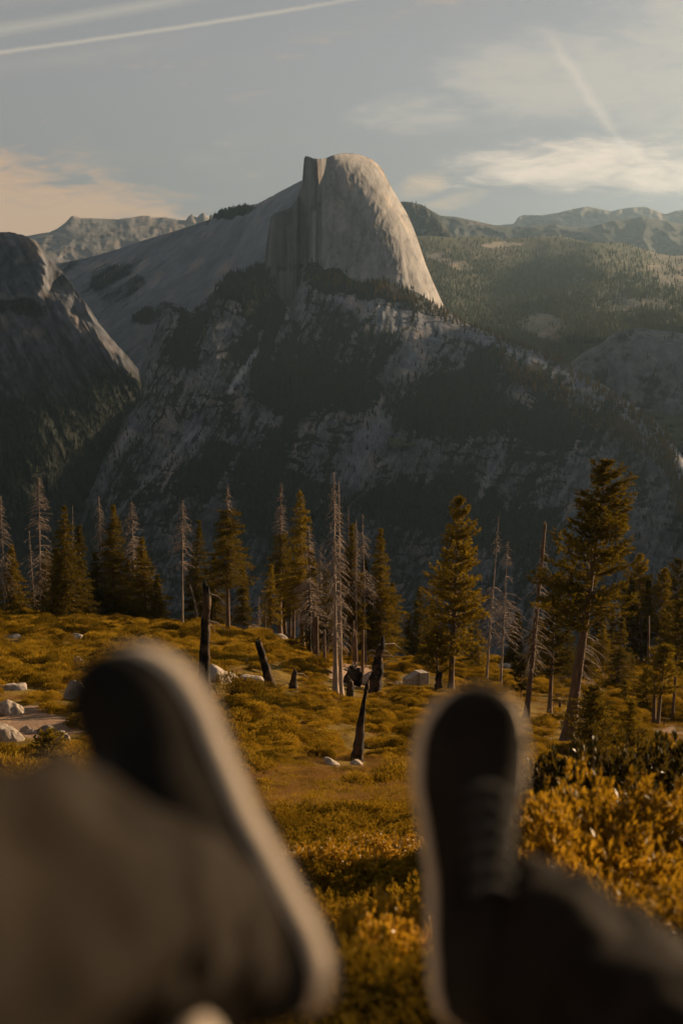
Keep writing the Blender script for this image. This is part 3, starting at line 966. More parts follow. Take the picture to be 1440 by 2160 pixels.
def rdome_paint(PX, PY, V, dep):
    X = PX * 1.35; Z = PY * 1.35
    veg = 0.38 + 0.5 * fbm(X / 70, Z / 60, 5.0, 5, 0.62)
    tone = 0.75 + 0.3 * fbm(X / 22, Z / 70, 7.0, 4)
    return np.clip(veg, 0, 1), np.clip(tone, 0.3, 1.3)


rd, rV, rveg, rPX, rPY = relief('right_granite_dome', np.arange(1170, 1980, 3), [(1170, 790), (1205, 762), (1235, 740), (1270, 722), (1290, 705), (1320, 694), (1350, 692), (1390, 697), (1440, 703), (1560, 740), (1980, 900)],
        [(1170, 1250), (1980, 1250)], 3, rdome_D, rdome_paint, M['granite_front'], jag=2, back=(100, 300, 700), drop=(10, 160, 700))

# --- unseen mountain added east of the view, shading the wall from the low sun
def build_east_shade():
    pp = np.linspace(-3500, -1500, 90); ss = np.linspace(3700, 5500, 70)
    Pp, Ss = np.meshgrid(pp, ss)
    X = 0.59 * Pp + 0.81 * Ss; Y = -0.81 * Pp + 0.59 * Ss
    h = np.interp(Pp, [-3500, -3200, -3000, -2800, -2700, -2350, -2150, -1950, -1500], [-150, 290, 330, 220, 165, 60, -140, -400, -700])
    Z = -700 + (h + 700) * np.exp(-np.abs((Ss - 4540) / 420) ** 1.6) + 30 * fbm(X / 160, Y / 160, 1.0, 5, 0.55)
    V = np.stack([X, Y, Z], -1)
    me = mesh_np('east_shade_mountain', V.reshape(-1, 3), grid_faces(*X.shape, flip=False), True,
                 {'veg': np.clip(0.5 + 0.4 * fbm(X / 120, Y / 120, 4.0, 4), 0, 1), 'tone': np.full(X.size, .8)})
    o = link('east_shade_mountain', me, M['granite_front']); o['kind'] = 'structure'


build_east_shade()


def build_canyon_shade_ridge():  # added unseen ridge: shades the valley air so less haze shows before the wall
    pp = np.linspace(-1900, -500, 90); ss = np.linspace(1950, 3250, 70)
    Pp, Ss = np.meshgrid(pp, ss)
    X = 0.59 * Pp + 0.81 * Ss; Y = -0.81 * Pp + 0.59 * Ss
    h = np.interp(Pp, [-1900, -1760, -1600, -1300, -1000, -820, -620, -500], [-1100, -200, 230, 300, 260, 120, -450, -1100])
    Z = -1100 + (h + 1100) * np.exp(-np.abs((Ss - 2600) / 330) ** 1.7) + 22 * fbm(X / 140, Y / 140, 3.0, 5, 0.55)
    V = np.stack([X, Y, Z], -1)
    me = mesh_np('canyon_shade_ridge', V.reshape(-1, 3), grid_faces(*X.shape), True,
                 {'veg': np.clip(0.55 + 0.4 * fbm(X / 120, Y / 120, 4.0, 4), 0, 1), 'tone': np.full(X.size, .8)})
    link('canyon_shade_ridge', me, M['granite_front'])['kind'] = 'structure'


build_canyon_shade_ridge()

# --- far forests, thousands of conifers read as masses
dep_ok = lambda PY, a, b: ((PY > a) & (PY < b)).astype(float)
vis = sstep(fveg, 0.5, 0.75)
items = [pick(fV, (0.12 + vis) * dep_ok(fPY, 500, 1240), 11000, 8, 19),
         pick(fV, blobs(fPX, fPY, [(540, 592, 90, 45, -8, 1.0), (640, 800, 110, 60, -5, .6), (940, 860, 150, 70, 5, .5)]), 2200, 14, 26),
         pick(lV, sstep(lveg, 0.45, 0.7) * dep_ok(lPY, 500, 1100), 2600, 10, 20),
         pick(sV, sstep(sveg, 0.55, 0.8) * dep_ok(sPY, 430, 760), 2200, 12, 22),
         pick(rV, sstep(rveg, 0.4, 0.7) * dep_ok(rPY, 690, 1000), 1500, 10, 20)]
tag(scatter_forest('mountain_forest', items, M['far_forest']), kind='stuff')
items = [pick(bV, sstep(bveg, 0.35, 0.65) * dep_ok(bPY, 500, 800) * (bPX < 1480) * (0.4 + sstep(bPY, 500, 600)), 15000, 12, 27),
         pick(kV, sstep(kveg, 0.3, 0.6), 500, 14, 24)]
tag(scatter_forest('basin_forest', items, M['basin_forest']), kind='stuff')
crest = strokes(fPX, fPY, [(660, 585, 800, 605, 16, 1.0), (800, 605, 930, 660, 13, 1.2), (930, 665, 1180, 760, 9, 1.2), (1050, 740, 1090, 800, 14, 0.8), (1120, 800, 1300, 900, 24, 0.8),
                           (1180, 765, 1420, 930, 9, 1.0), (1300, 900, 1390, 960, 22, 0.7), (1400, 930, 1440, 1080, 14, 0.8)])
items = [pick(fV, np.where(crest > 0.2, crest, 0), 1900, 9, 24)]
tag(scatter_forest('crest_conifers', items, M['far_forest_lit']), kind='stuff')

# ================================================================== the near slope
GD = np.array([4.5, 8, 15, 35, 60, 100, 130, 165, 200, 240, 300.])
GU = np.array([-700, 0, 300, 600, 800, 950, 1200, 1440, 2200.])
GPY = np.array([
    [2350, 2170, 1950, 1770, 1650, 1490, 1420, 1362, 1312, 1278, 1300],
    [2350, 2160, 1950, 1760, 1640, 1490, 1425, 1370, 1325, 1290, 1330],
    [2350, 2160, 1900, 1730, 1620, 1490, 1430, 1380, 1340, 1308, 1350],
    [2350, 2160, 1900, 1710, 1610, 1500, 1450, 1400, 1362, 1335, 1350],
    [2350, 2160, 1900, 1710, 1630, 1545, 1510, 1472, 1435, 1402, 1385],
    [2350, 2160, 1900, 1715, 1640, 1570, 1515, 1462, 1425, 1400, 1385],
    [2350, 2160, 1900, 1730, 1660, 1600, 1560, 1490, 1445, 1415, 1385],
    [2350, 2150, 1900, 1750, 1680, 1610, 1565, 1500, 1455, 1420, 1385],
    [2350, 2150, 1900, 1760, 1690, 1610, 1560, 1500, 1450, 1415, 1380]], float)
_v = (1080 - GPY) / F
GT = (-math.sin(PITCH) + _v * math.cos(PITCH)) / (math.cos(PITCH) + _v * math.sin(PITCH))   # z / y
_ld = np.linspace(math.log(4.5), math.log(300), 160)
_uu = np.linspace(-700, 2200, 140)
_g = np.array([np.interp(_ld, np.log(GD), r) for r in GT])
_g = np.array([np.interp(_uu, GU, _g[:, k]) for k in range(160)]).T


def _blur(a, n, ax):
    k = np.hanning(n + 2)[1:-1]; k /= k.sum()
    pad = [(0, 0), (0, 0)]; pad[ax] = (n // 2, n // 2)
    a = np.pad(a, pad, 'edge')
    return np.apply_along_axis(lambda v: np.convolve(v, k, 'valid'), ax, a)


_g = _blur(_blur(_g, 21, 1), 15, 0)


def gz(x, y):
    x = np.asarray(x, float); y = np.asarray(y, float)
    yc = np.clip(y, 4.5, 300)
    u = np.clip(720 + 2900 * x / yc, -699, 2199)
    fi = (u + 700) / 2900 * 139; fj = (np.log(yc) - _ld[0]) / (_ld[-1] - _ld[0]) * 159
    i = np.clip(fi.astype(int), 0, 138); j = np.clip(fj.astype(int), 0, 158)
    a, b = fi - i, fj - j
    t = _g[i, j] * (1 - a) * (1 - b) + _g[i + 1, j] * a * (1 - b) + _g[i, j + 1] * (1 - a) * b + _g[i + 1, j + 1] * a * b
    z = t * yc
    # close by: the slope goes on up to the seat
    near = 4.5 - np.clip(y, -12, 4.5)
    z = z + 2.25 * (1 - np.exp(-near / 3.4))
    # beyond the brow it drops into the valley
    over = np.clip(y - 300, 0, None)
    z = z - over * 0.72
    amp = sstep(y, 6, 40)
    z = z + amp * (0.9 * fbm(x / 22, y / 22, 3.0, 2) + 0.45 * fbm(x / 6, y / 7, 5.0, 3)) + 0.10 * fbm(x / 1.5, y / 1.5, 8.0, 3)
    return z


def proj(x, y, z):
    dep = y * math.cos(PITCH) - z * math.sin(PITCH)
    up = y * math.sin(PITCH) + z * math.cos(PITCH)
    return 720 + F * x / dep, 1080 - F * up / dep


_DS = np.exp(np.linspace(math.log(4.0), math.log(330), 900))


def on_ground(px, py):
    """the point of the slope seen along a line of sight (or the nearest to it on the brow)"""
    q = P(px, py, _DS)
    g = gz(q[:, 0], q[:, 1]) - q[:, 2]
    hit = np.nonzero(g >= 0)[0]
    if len(hit):
        k = hit[0]
    else:
        gg = g / _DS
        k = int(np.argmax(np.where(_DS > 120, gg, -9)))
    x, y = q[k, 0], q[k, 1]
    return float(x), float(y), float(gz(x, y))


def build_slope():
    w_ = np.linspace(-1, 1, 230)
    yy = np.concatenate([np.linspace(-14, 4, 22), np.exp(np.linspace(math.log(4.5), math.log(320), 330)), np.array([335, 360, 420, 520, 700, 950, 1300])])
    W, Y = np.meshgrid(w_, yy)
    X = W * (9 + 0.52 * np.clip(Y, 0, None))
    Z = gz(X, Y)
    px, py = proj(X, np.maximum(Y, 3), Z)
    soil = blobs(px, py, [(60, 1524, 130, 38, 8, 1.2), (20, 1343, 40, 6, 0, 0.8), (745, 1425, 60, 26, 0, 1.0), (1220, 1510, 40, 10, 0, 0.8), (1420, 1545, 40, 8, 5, .7), (690, 1395, 60, 10, 0, .7)])
    soil = np.where(Y > 30, soil, 0) + 0.35 * fbm(X / 5, Y / 5, 1.0, 4)
    V = np.stack([X, Y, Z], -1)
    me = mesh_np('hillside', V.reshape(-1, 3), grid_faces(*X.shape), True, {'soil': soil})
    o = link('hillside', me, M['ground']); o['kind'] = 'structure'


build_slope()


# ------------------------------------------------------------------ leaves in bulk
def tri_leaves(c, d, l, wd, rng):
    """one triangle per leaf: base at c, pointing along d"""
    n = len(c)
    r = rng.normal(size=(n, 3))
    s_ = np.cross(d, r); s_ /= np.linalg.norm(s_, axis=1)[:, None] + 1e-9
    a = c + s_ * wd[:, None] * 0.5
    b = c - s_ * wd[:, None] * 0.5
    e = c + d * l[:, None]
    v = np.stack([a, b, e], 1).reshape(-1, 3)
    f = np.arange(3 * n).reshape(n, 3)
    return v, f


def quad_leaves(c, d, l, wd, rng, bend=0.25):
    n = len(c)
    r = rng.normal(size=(n, 3)) + np.array([0, 0, 0.2])
    s_ = np.cross(d, r); s_ /= np.linalg.norm(s_, axis=1)[:, None] + 1e-9
    nn = np.cross(s_, d)
    m = c + d * (l * 0.55)[:, None] + nn * (l * bend * 0.4)[:, None]
    v = np.stack([c, m + s_ * wd[:, None] * 0.5, c + d * l[:, None], m - s_ * wd[:, None] * 0.5], 1).reshape(-1, 3)
    f = np.arange(4 * n).reshape(n, 4)
    return v, f


def unit(v):
    return v / (np.linalg.norm(v, axis=-1)[..., None] + 1e-9)


def mound_mesh(name, n, h, leaf, seed, lobes=7, quad=False, aspect=0.45, up=0.5):
    rng = np.random.default_rng(seed)
    lc = np.stack([rng.uniform(-0.62, 0.62, lobes), rng.uniform(-0.62, 0.62, lobes), rng.uniform(0.1, 0.5, lobes) * h], -1)
    lr = rng.uniform(0.32, 0.55, lobes)
    k = rng.integers(0, lobes, n)
    d = unit(rng.normal(size=(n, 3))); d[:, 2] = np.abs(d[:, 2]) * 0.9 + 0.02
    rad = lr[k] * rng.uniform(0.72, 1.06, n)
    c = lc[k] + d * rad[:, None] * np.array([1, 1, h * 1.15])
    c[:, 2] = np.maximum(c[:, 2], 0.0)
    dd = unit(d + np.array([0, 0, up]) + 0.55 * rng.normal(size=(n, 3)))
    l = leaf * rng.uniform(0.6, 1.3, n)
    fn = quad_leaves if quad else tri_leaves
    v, f = fn(c, dd, l, l * aspect * rng.uniform(0.7, 1.2, n), rng)
    return mesh_np(name, v, f, False)


def sprig_mesh(name, stems, per, h, rad, leaf, seed, aspect=0.36):
    """a broadleaf bush: upright sprigs each clothed in pointed leaves"""
    rng = np.random.default_rng(seed)
    th = rng.uniform(0, 6.283, stems); rr = np.sqrt(rng.uniform(0, 1, stems)) * rad
    top = h * (1 - 0.55 * (rr / rad) ** 2) * rng.uniform(0.72, 1.08, stems) * (0.9 + 0.25 * pn(rr * np.cos(th) / (rad * .4), rr * np.sin(th) / (rad * .4), seed * 1.7))
    bx, by = rr * np.cos(th), rr * np.sin(th)
    ln = rng.uniform(0.12, 0.26, stems) * (h ** 0.5)
    sd_ = unit(np.stack([bx / rad * 0.9 + rng.normal(0, .4, stems), by / rad * 0.9 + rng.normal(0, .4, stems), np.full(stems, .8)], -1))
    t = rng.uniform(0, 1, (stems, per)) ** 0.8
    tipp = np.stack([bx, by, top], -1)
    c = tipp[:, None] - sd_[:, None] * (ln[:, None] * (1 - t))[..., None]
    ph = rng.uniform(0, 6.283, (stems, per))
    side = np.stack([np.cos(ph), np.sin(ph), np.zeros_like(ph)], -1)
    dd = unit(sd_[:, None] * (0.35 + 0.9 * t[..., None]) + side * (1.15 - 0.7 * t[..., None]) + 0.2 * rng.normal(size=(stems, per, 3)))
    c = c.reshape(-1, 3); dd = dd.reshape(-1, 3)
    l = leaf * rng.uniform(0.65, 1.25, len(c))
    # deeper, darker filling below
    v, f = quad_leaves(c, dd, l, l * aspect, rng)
    nf = stems * 5
    th = rng.uniform(0, 6.283, nf); r2 = np.sqrt(rng.uniform(0, 1, nf)) * rad
    zz = h * (1 - 0.55 * (r2 / rad) ** 2) * rng.uniform(0.05, 0.85, nf)
    c2 = np.stack([r2 * np.cos(th), r2 * np.sin(th), zz], -1)
    v2, f2 = quad_leaves(c2, unit(rng.normal(size=(nf, 3)) + [0, 0, .6]), leaf * rng.uniform(0.8, 1.5, nf), leaf * 0.5 * np.ones(nf), rng)
    return mesh_np(name, np.concatenate([v, v2]), np.concatenate([f, f2 + len(v)]), False)


def stems_mesh(name, n, h, rad, seed, r0=0.006):
    rng = np.random.default_rng(seed)
    b = MB()
    for _ in range(n):
        th = rng.uniform(0, 6.283); q = rng.uniform(0.2, 0.9) * rad
        e = np.array([q * math.cos(th), q * math.sin(th), h * rng.uniform(.55, .9)])
        s0 = e * np.array([.15, .15, 0])
        m = (s0 + e) / 2 + rng.normal(0, 0.05, 3) * h
        b.tube([s0, m, e], [r0, r0 * .7, r0 * .3], 4, False)
    return mesh_np(name, np.concatenate(b.v), [np.concatenate(x) for x in b.f.values()])


def proto(me, mat):
    me.materials.append(mat)
    return bpy.data.objects.new(me.name, me)


pc = bpy.data.collections.new('ground_cover_kinds')
kinds = [
    proto(mound_mesh('k00_mound', 3800, 0.62, 0.075, 1), M['shrub']),
    proto(mound_mesh('k01_mound', 3800, 0.55, 0.07, 2, 9), M['shrub']),
    proto(mound_mesh('k02_mound', 3500, 0.7, 0.075, 3, 6), M['shrub_olive']),
    proto(mound_mesh('k03_tuft', 650, 0.42, 0.12, 4, 6, aspect=0.25, up=1.0), M['shrub']),
    proto(mound_mesh('k04_tuft', 650, 0.38, 0.11, 5, 7, aspect=0.22, up=1.2), M['shrub_olive']),
    proto(mound_mesh('k05_brush', 600, 0.5, 0.16, 6, 6, aspect=0.07, up=0.9), M['dry_brush']),
    proto(sprig_mesh('k06_leafy', 420, 20, 0.75, 0.75, 0.042, 7, 0.45), M['shrub']),
    proto(sprig_mesh('k07_leafy', 420, 20, 0.62, 0.8, 0.038, 8, 0.45), M['shrub_olive']),
]
for o in kinds: pc.objects.link(o)


def instancer(name, pts, scale, rot, idx):
    me = bpy.data.meshes.new(name)
    me.vertices.add(len(pts))
    me.vertices.foreach_set('co', pts.astype(np.float32).ravel())
    a = me.attributes.new('scl', 'FLOAT_VECTOR', 'POINT'); a.data.foreach_set('vector', scale.astype(np.float32).ravel())
    a = me.attributes.new('rot', 'FLOAT_VECTOR', 'POINT'); a.data.foreach_set('vector', rot.astype(np.float32).ravel())
    a = me.attributes.new('kind', 'INT', 'POINT'); a.data.foreach_set('value', idx.astype(np.int32))
    o = link(name, me)
    ng = bpy.data.node_groups.new(name, 'GeometryNodeTree')
    ng.interface.new_socket('Geometry', in_out='INPUT', socket_type='NodeSocketGeometry')
    ng.interface.new_socket('Geometry', in_out='OUTPUT', socket_type='NodeSocketGeometry')
    gi, go = ng.nodes.new('NodeGroupInput'), ng.nodes.new('NodeGroupOutput')
    iop = ng.nodes.new('GeometryNodeInstanceOnPoints')
    ci = ng.nodes.new('GeometryNodeCollectionInfo')
    ci.inputs['Collection'].default_value = pc
    ci.inputs['Separate Children'].default_value = True
    ci.inputs['Reset Children'].default_value = True
    iop.inputs['Pick Instance'].default_value = True

    def at(nm, ty):
        n = ng.nodes.new('GeometryNodeInputNamedAttribute'); n.data_type = ty; n.inputs[0].default_value = nm
        return n.outputs[0]
    ng.links.new(gi.outputs[0], iop.inputs['Points'])
    ng.links.new(ci.outputs[0], iop.inputs['Instance'])
    ng.links.new(at('kind', 'INT'), iop.inputs['Instance Index'])
    ng.links.new(at('rot', 'FLOAT_VECTOR'), iop.inputs['Rotation'])
    ng.links.new(at('scl', 'FLOAT_VECTOR'), iop.inputs['Scale'])
    ng.links.new(iop.outputs[0], go.inputs[0])
    md = o.modifiers.new('cover', 'NODES'); md.node_group = ng
    return o


BOULD = [
    (30, 1346, 34, 9, 0, 'flat pale boulder low in the brush at far upper left', 'boulder'),
    (158, 1350, 36, 17, 5, 'pale boulder with a dark hollow high on the left bank', 'boulder'),
    (172, 1405, 36, 26, 35, 'tilted ribbed pale boulder above the left shoe', 'boulder'),
    (156, 1474, 46, 46, 10, 'large rounded grey boulder touching the left shoe', 'boulder'),
    (35, 1456, 62, 20, 22, 'long low pale slab sloping right near the left edge', 'boulder'),
    (12, 1506, 66, 42, 35, 'big smooth slanting boulder at the left edge above the bare soil', 'boulder'),
    (14, 1564, 72, 34, 24, 'broad pale slab at the left edge below the bare soil', 'boulder'),
    (40, 1562, 26, 16, 20, 'small pale rock at the right end of the broad pale slab', 'boulder'),
    (54, 1543, 22, 18, 20, 'small sharp white rock on the bare soil', 'boulder'),
    (68, 1546, 20, 10, 0, 'low pale rock right of the small sharp white rock', 'boulder'),
    (128, 1568, 38, 34, 30, 'rounded pale boulder behind the young pine at lower left', 'boulder'),
    (98, 1546, 34, 16, -15, 'dark flat topped rock between bare soil and rounded boulder', 'boulder_dark'),
    (462, 1438, 82, 44, 22, 'large pale boulder with long grooves right of the tall burnt snag', 'boulder'),
    (532, 1442, 46, 26, 22, 'smaller pale boulder beside the leaning charred post', 'boulder'),
    (524, 1316, 66, 24, 6, 'dark boulder on the brow in the valley gap', 'boulder_dark'),
    (592, 1345, 30, 14, 10, 'small grey rock at the foot of the middle grove', 'boulder'),
    (772, 1444, 44, 34, 15, 'pale pinkish rock between the stumps on the clearing', 'boulder'),
    (700, 1612, 40, 14, 28, 'narrow pale rock left of the slender charred snag', 'boulder'),
    (752, 1614, 30, 18, 30, 'pale rock at the foot of the slender charred snag', 'boulder'),
    (610, 1768, 90, 14, 8, 'long pale rock top showing in the brush right of the left shoe', 'boulder'),
    (1070, 1408, 44, 12, 10, 'low pale rock far back between the pair of bare snags', 'boulder'),
    (1222, 1516, 30, 10, 10, 'low pinkish rock right of the base of the huge pine', 'boulder'),
    (840, 1444, 18, 8, 0, 'small pale rock left of the angular pale boulder', 'boulder'),
]


CLEAR = [(b[0], b[1], b[2], b[3]) for b in BOULD] + [(876, 1434, 60, 30), (616, 1440, 26, 36), (575, 1425, 30, 60), (738, 1458, 20, 34), (755, 1580, 26, 60),
         (429, 1470, 26, 60), (788, 1440, 40, 60), (742, 1425, 60, 40), (922, 1445, 22, 40), (1110, 1500, 30, 40), (1200, 1545, 44, 50), (708, 1445, 40, 50)]


def clear_of(x, y, r, h):
    """False where a shrub of radius r, height h would stand on or hide a rock or stump"""
    z = gz(x, y)
    px, py = proj(x, y, z)
    k = F / (y * math.cos(PITCH) - z * math.sin(PITCH))
    ok = np.ones(len(x), bool)
    for (bx, by, w_, h_) in CLEAR:
        ok &= ~((np.abs(px - bx) < w_ * 0.5 + r * k * 0.55) & (py > by - h_ * 0.45) & (py - h * k < by + h_ * 0.25))
    return ok


def cover():
    rng = np.random.default_rng(21)
    out = []
    # candidates spread evenly over the wedge of slope in view (with a margin)
    def cand(n, y0, y1):
        y = np.sqrt(rng.uniform(y0 * y0, y1 * y1, n)); u = rng.uniform(-250, 1700, n)
        x = (u - 720) / 2900 * y
        return x, y
    def emit(x, y, sx, sz, kind, sink=0.05):
        z = gz(x, y) - sink * sx
        n = len(x)
        out.append((np.stack([x, y, z], -1), np.stack([sx, sx * rng.uniform(.8, 1.2, n), sz], -1),
                    np.stack([rng.uniform(-.15, .05, n), rng.uniform(-.1, .1, n), rng.uniform(0, 6.28, n)], -1), kind))
    def bare(x, y):
        px, py = proj(x, y, gz(x, y))
        return blobs(px, py, [(60, 1526, 130, 40, 8, 1.6), (20, 1345, 44, 6, 0, 0.8), (745, 1425, 60, 24, 0, 0.9), (1420, 1548, 50, 8, 5, .6)]), px, py
    # mounds
    x, y = cand(15000, 45, 275)
    b, px, py = bare(x, y)
    left = sstep(px, 700, 350)
    clump = fbm(x / 14, y / 14, 2.0, 3)
    open_ = blobs(px, py, [(700, 1660, 330, 70, 6, 1.0), (1300, 1550, 240, 40, 4, 0.8), (1000, 1500, 120, 40, 0, 0.4), (1150, 1600, 180, 60, 0, 0.5)])
    keep = rng.uniform(0, 1, len(x)) < np.clip(0.55 + 0.9 * clump + 0.35 * left - 0.45 * open_ - 1.2 * b, 0, 1) * np.clip(0.35 + 40 / y, 0, 1)
    x, y, cl = x[keep], y[keep], clump[keep]
    sx = (0.6 + 1.3 * rng.uniform(0, 1, len(x)) ** 1.6) * (1 + 0.35 * sstep(y, 90, 160)) * (0.8 + .4 * left[keep])
    ok = clear_of(x, y, sx, sx * .6); x, y, sx = x[ok], y[ok], sx[ok]
    emit(x, y, sx, sx * rng.uniform(0.75, 1.25, len(x)), rng.choice([0, 1, 2], len(x), p=[.4, .35, .25]))
    # tufts everywhere
    x, y = cand(30000, 14, 275)
    x2, y2 = cand(9000, 14, 80)
    x, y = np.concatenate([x, x2]), np.concatenate([y, y2])
    b, px, py = bare(x, y)
    keep = rng.uniform(0, 1, len(x)) < np.clip(0.95 - 1.1 * b, 0, 1)
    x, y = x[keep], y[keep]
    sx = rng.uniform(0.3, 0.75, len(x))
    ok = clear_of(x, y, sx, sx * .25); x, y, sx = x[ok], y[ok], sx[ok]
    br = fbm(x / 9, y / 9, 7.0, 3)
    br = br + 0.22 * blobs(*proj(x, y, gz(x, y)), [(720, 1660, 300, 60, 6, 1.0), (1000, 1520, 200, 40, 0, 1.0), (1380, 1545, 120, 30, 0, 1.2)])
    kd = np.where(br + rng.normal(0, .25, len(x)) > 0.12, 5, np.where(rng.uniform(0, 1, len(x)) < .55, 3, 4))
    emit(x, y, sx, sx * rng.uniform(0.5, 0.95, len(x)), kd)
    # leafy undergrowth close by
    x, y = cand(1500, 5.0, 30)
    b, px, py = bare(x, y)
    sx = rng.uniform(0.5, 1.15, len(x)) * (0.8 + 0.5 * fbm(x / 3, y / 3, 9.0, 2))
    keep = (y > 6.0)
    x, y, sx = x[keep], y[keep], np.abs(sx[keep]) + .25
    emit(x, y, sx, sx * rng.uniform(0.5, 1.0, len(x)), rng.choice([6, 7], len(x), p=[.5, .5]))
    x, y = cand(420, 3.4, 9)
    sx = rng.uniform(0.45, 0.8, len(x))
    emit(x, y, sx, sx * rng.uniform(0.6, 1.0, len(x)), rng.choice([6, 7], len(x), p=[.4, .6]))
    Pn, S, Rr, K = [np.concatenate([o[i] for o in out]) for i in range(4)]
    o = instancer('ground_cover', Pn, S, Rr, K)
    tag(o, kind='stuff')


cover()


# ------------------------------------------------------------------ trees
def trunk_mesh(H, r0, r1, lean, rng, n=9, segs=14, broken=False, bow=0.0):
    t = np.linspace(0, 1, segs)
    cx = lean[0] * t + bow * np.sin(t * math.pi) + 0.04 * H * 0.05 * rng.normal(size=segs).cumsum() * 0.3 * t
    cy = lean[1] * t
    pts = np.stack([cx, cy, H * t - 0.4 * (1 - t)], -1)
    rad = r0 + (r1 - r0) * t ** 0.85
    rad[0] = r0 * 1.45
    if segs > 4: rad[1] *= 1.08
    b = MB()
    b.tube(pts, rad, n, True, 0.07, rng)
    if broken:
        for k in range(5):
            a = rng.uniform(0, 6.28); q = r1 * 0.6
            p0 = pts[-1] + np.array([q * math.cos(a), q * math.sin(a), -0.1])
            b.tube([p0, p0 + np.array([rng.normal(0, .05), rng.normal(0, .05), rng.uniform(1.5, 4.5) * r1])], [r1 * .45, 0.01], 4, False)
    return b, pts


def at_h(pts, h):
    return np.stack([np.interp(h, pts[:, 2], pts[:, k]) for k in range(3)], -1)


def crown_arrays(H, Rw, hb, ht, pts, rng, style):
    """needle sprays of a conifer crown between heights hb and ht"""
    if style == 'pine':
        gap, nb, tuft, start = 0.46, 6, 0.52, 0.25
    elif style == 'sapling':
        gap, nb, tuft, start = 0.22, 8, 0.32, 0.10
    else:
        gap, nb, tuft, start = 0.36, 7, 0.40, 0.10
    hs = np.arange(hb, ht, gap) + rng.uniform(-.12, .12, len(np.arange(hb, ht, gap)))
    C_, Dd, Ls = [], [], []
    bmb = MB()
    sector = rng.uniform(0, 6.283, 3)
    for h in hs:
        t = (h - hb) / (H - hb)
        prof = (1 - t) ** (0.75 if style != 'pine' else 0.6) * (0.45 + 0.55 * min(1, (t + 0.02) / 0.16)) * 1.06
        if style == 'fir': prof = (1 - t) ** 0.85 * (0.6 + 0.4 * min(1, (t + .03) / .12))
        n = max(3, int(rng.poisson(nb)))
        for a in rng.uniform(0, 6.283, n):
            irr = rng.uniform(0.55, 1.12) if style != 'pine' else rng.uniform(0.55, 1.15)
            irr *= 1 + 0.22 * math.sin(2 * a + sector[0] + h * 0.5) + 0.14 * math.sin(a + sector[1] - h * 0.33)
            L = max(0.25, Rw * prof * irr)
            tilt = 0.55 * t - 0.12 if style != 'fir' else 0.35 * t - 0.28
            if style == 'pine': tilt = 0.5 * t - 0.05 + rng.normal(0, .12)
            o = at_h(pts, h)
            dh = np.array([math.cos(a), math.sin(a), 0])
            m = max(3, int(L * (1 - start) / (tuft * 0.46)))
            s_ = np.linspace(start, 1, m)
            curve = (tilt * s_ + (0.22 if style == 'pine' else 0.12) * s_ ** 2 - (0.10 if style == 'fir' else 0) * s_) * L
            p = o + dh * (s_ * L)[:, None] + np.array([0, 0, 1.0]) * curve[:, None]
            if L > 0.8:
                bmb.tube([o, o + (p[m // 2] - o) * 0.9, p[-1]], [0.03 + 0.012 * L, 0.02 + .006 * L, 0.01], 3, False)
            lat = np.array([-dh[1], dh[0], 0])
            wd_ = 0.30 * L * np.sin(np.clip((s_ - start) / (1 - start) * 2.6 + 0.35, 0, 3.1))
            rep_ = 3 if style != 'pine' else 4
            for _ in range(rep_):
                off = rng.uniform(-1, 1, m)
                c = p + lat * (off * wd_)[:, None] + rng.normal(0, tuft * .16, (m, 3))
                d = unit(dh * 0.8 + lat * off[:, None] * 0.8 + np.array([0, 0, 0.35 if style != 'fir' else 0.05]) + rng.normal(0, .35, (m, 3)))
                C_.append(c); Dd.append(d); Ls.append(tuft * rng.uniform(.6, 1.25, m))
                d = unit(d + rng.normal(0, .7, (m, 3)))
                C_.append(c); Dd.append(d); Ls.append(tuft * rng.uniform(.5, 1.0, m))
    # leader
    c = at_h(pts, np.linspace(ht - 0.6, ht, 8)); d = unit(rng.normal(0, .5, (8, 3)) + [0, 0, 1.2])
    C_.append(c); Dd.append(d); Ls.append(np.full(8, tuft * .8))
    c, d, l = np.concatenate(C_), np.concatenate(Dd), np.concatenate(Ls)
    v, f = tri_leaves(c, d, l, l * (0.42 if style == 'pine' else 0.36), rng)
    return v, f, bmb


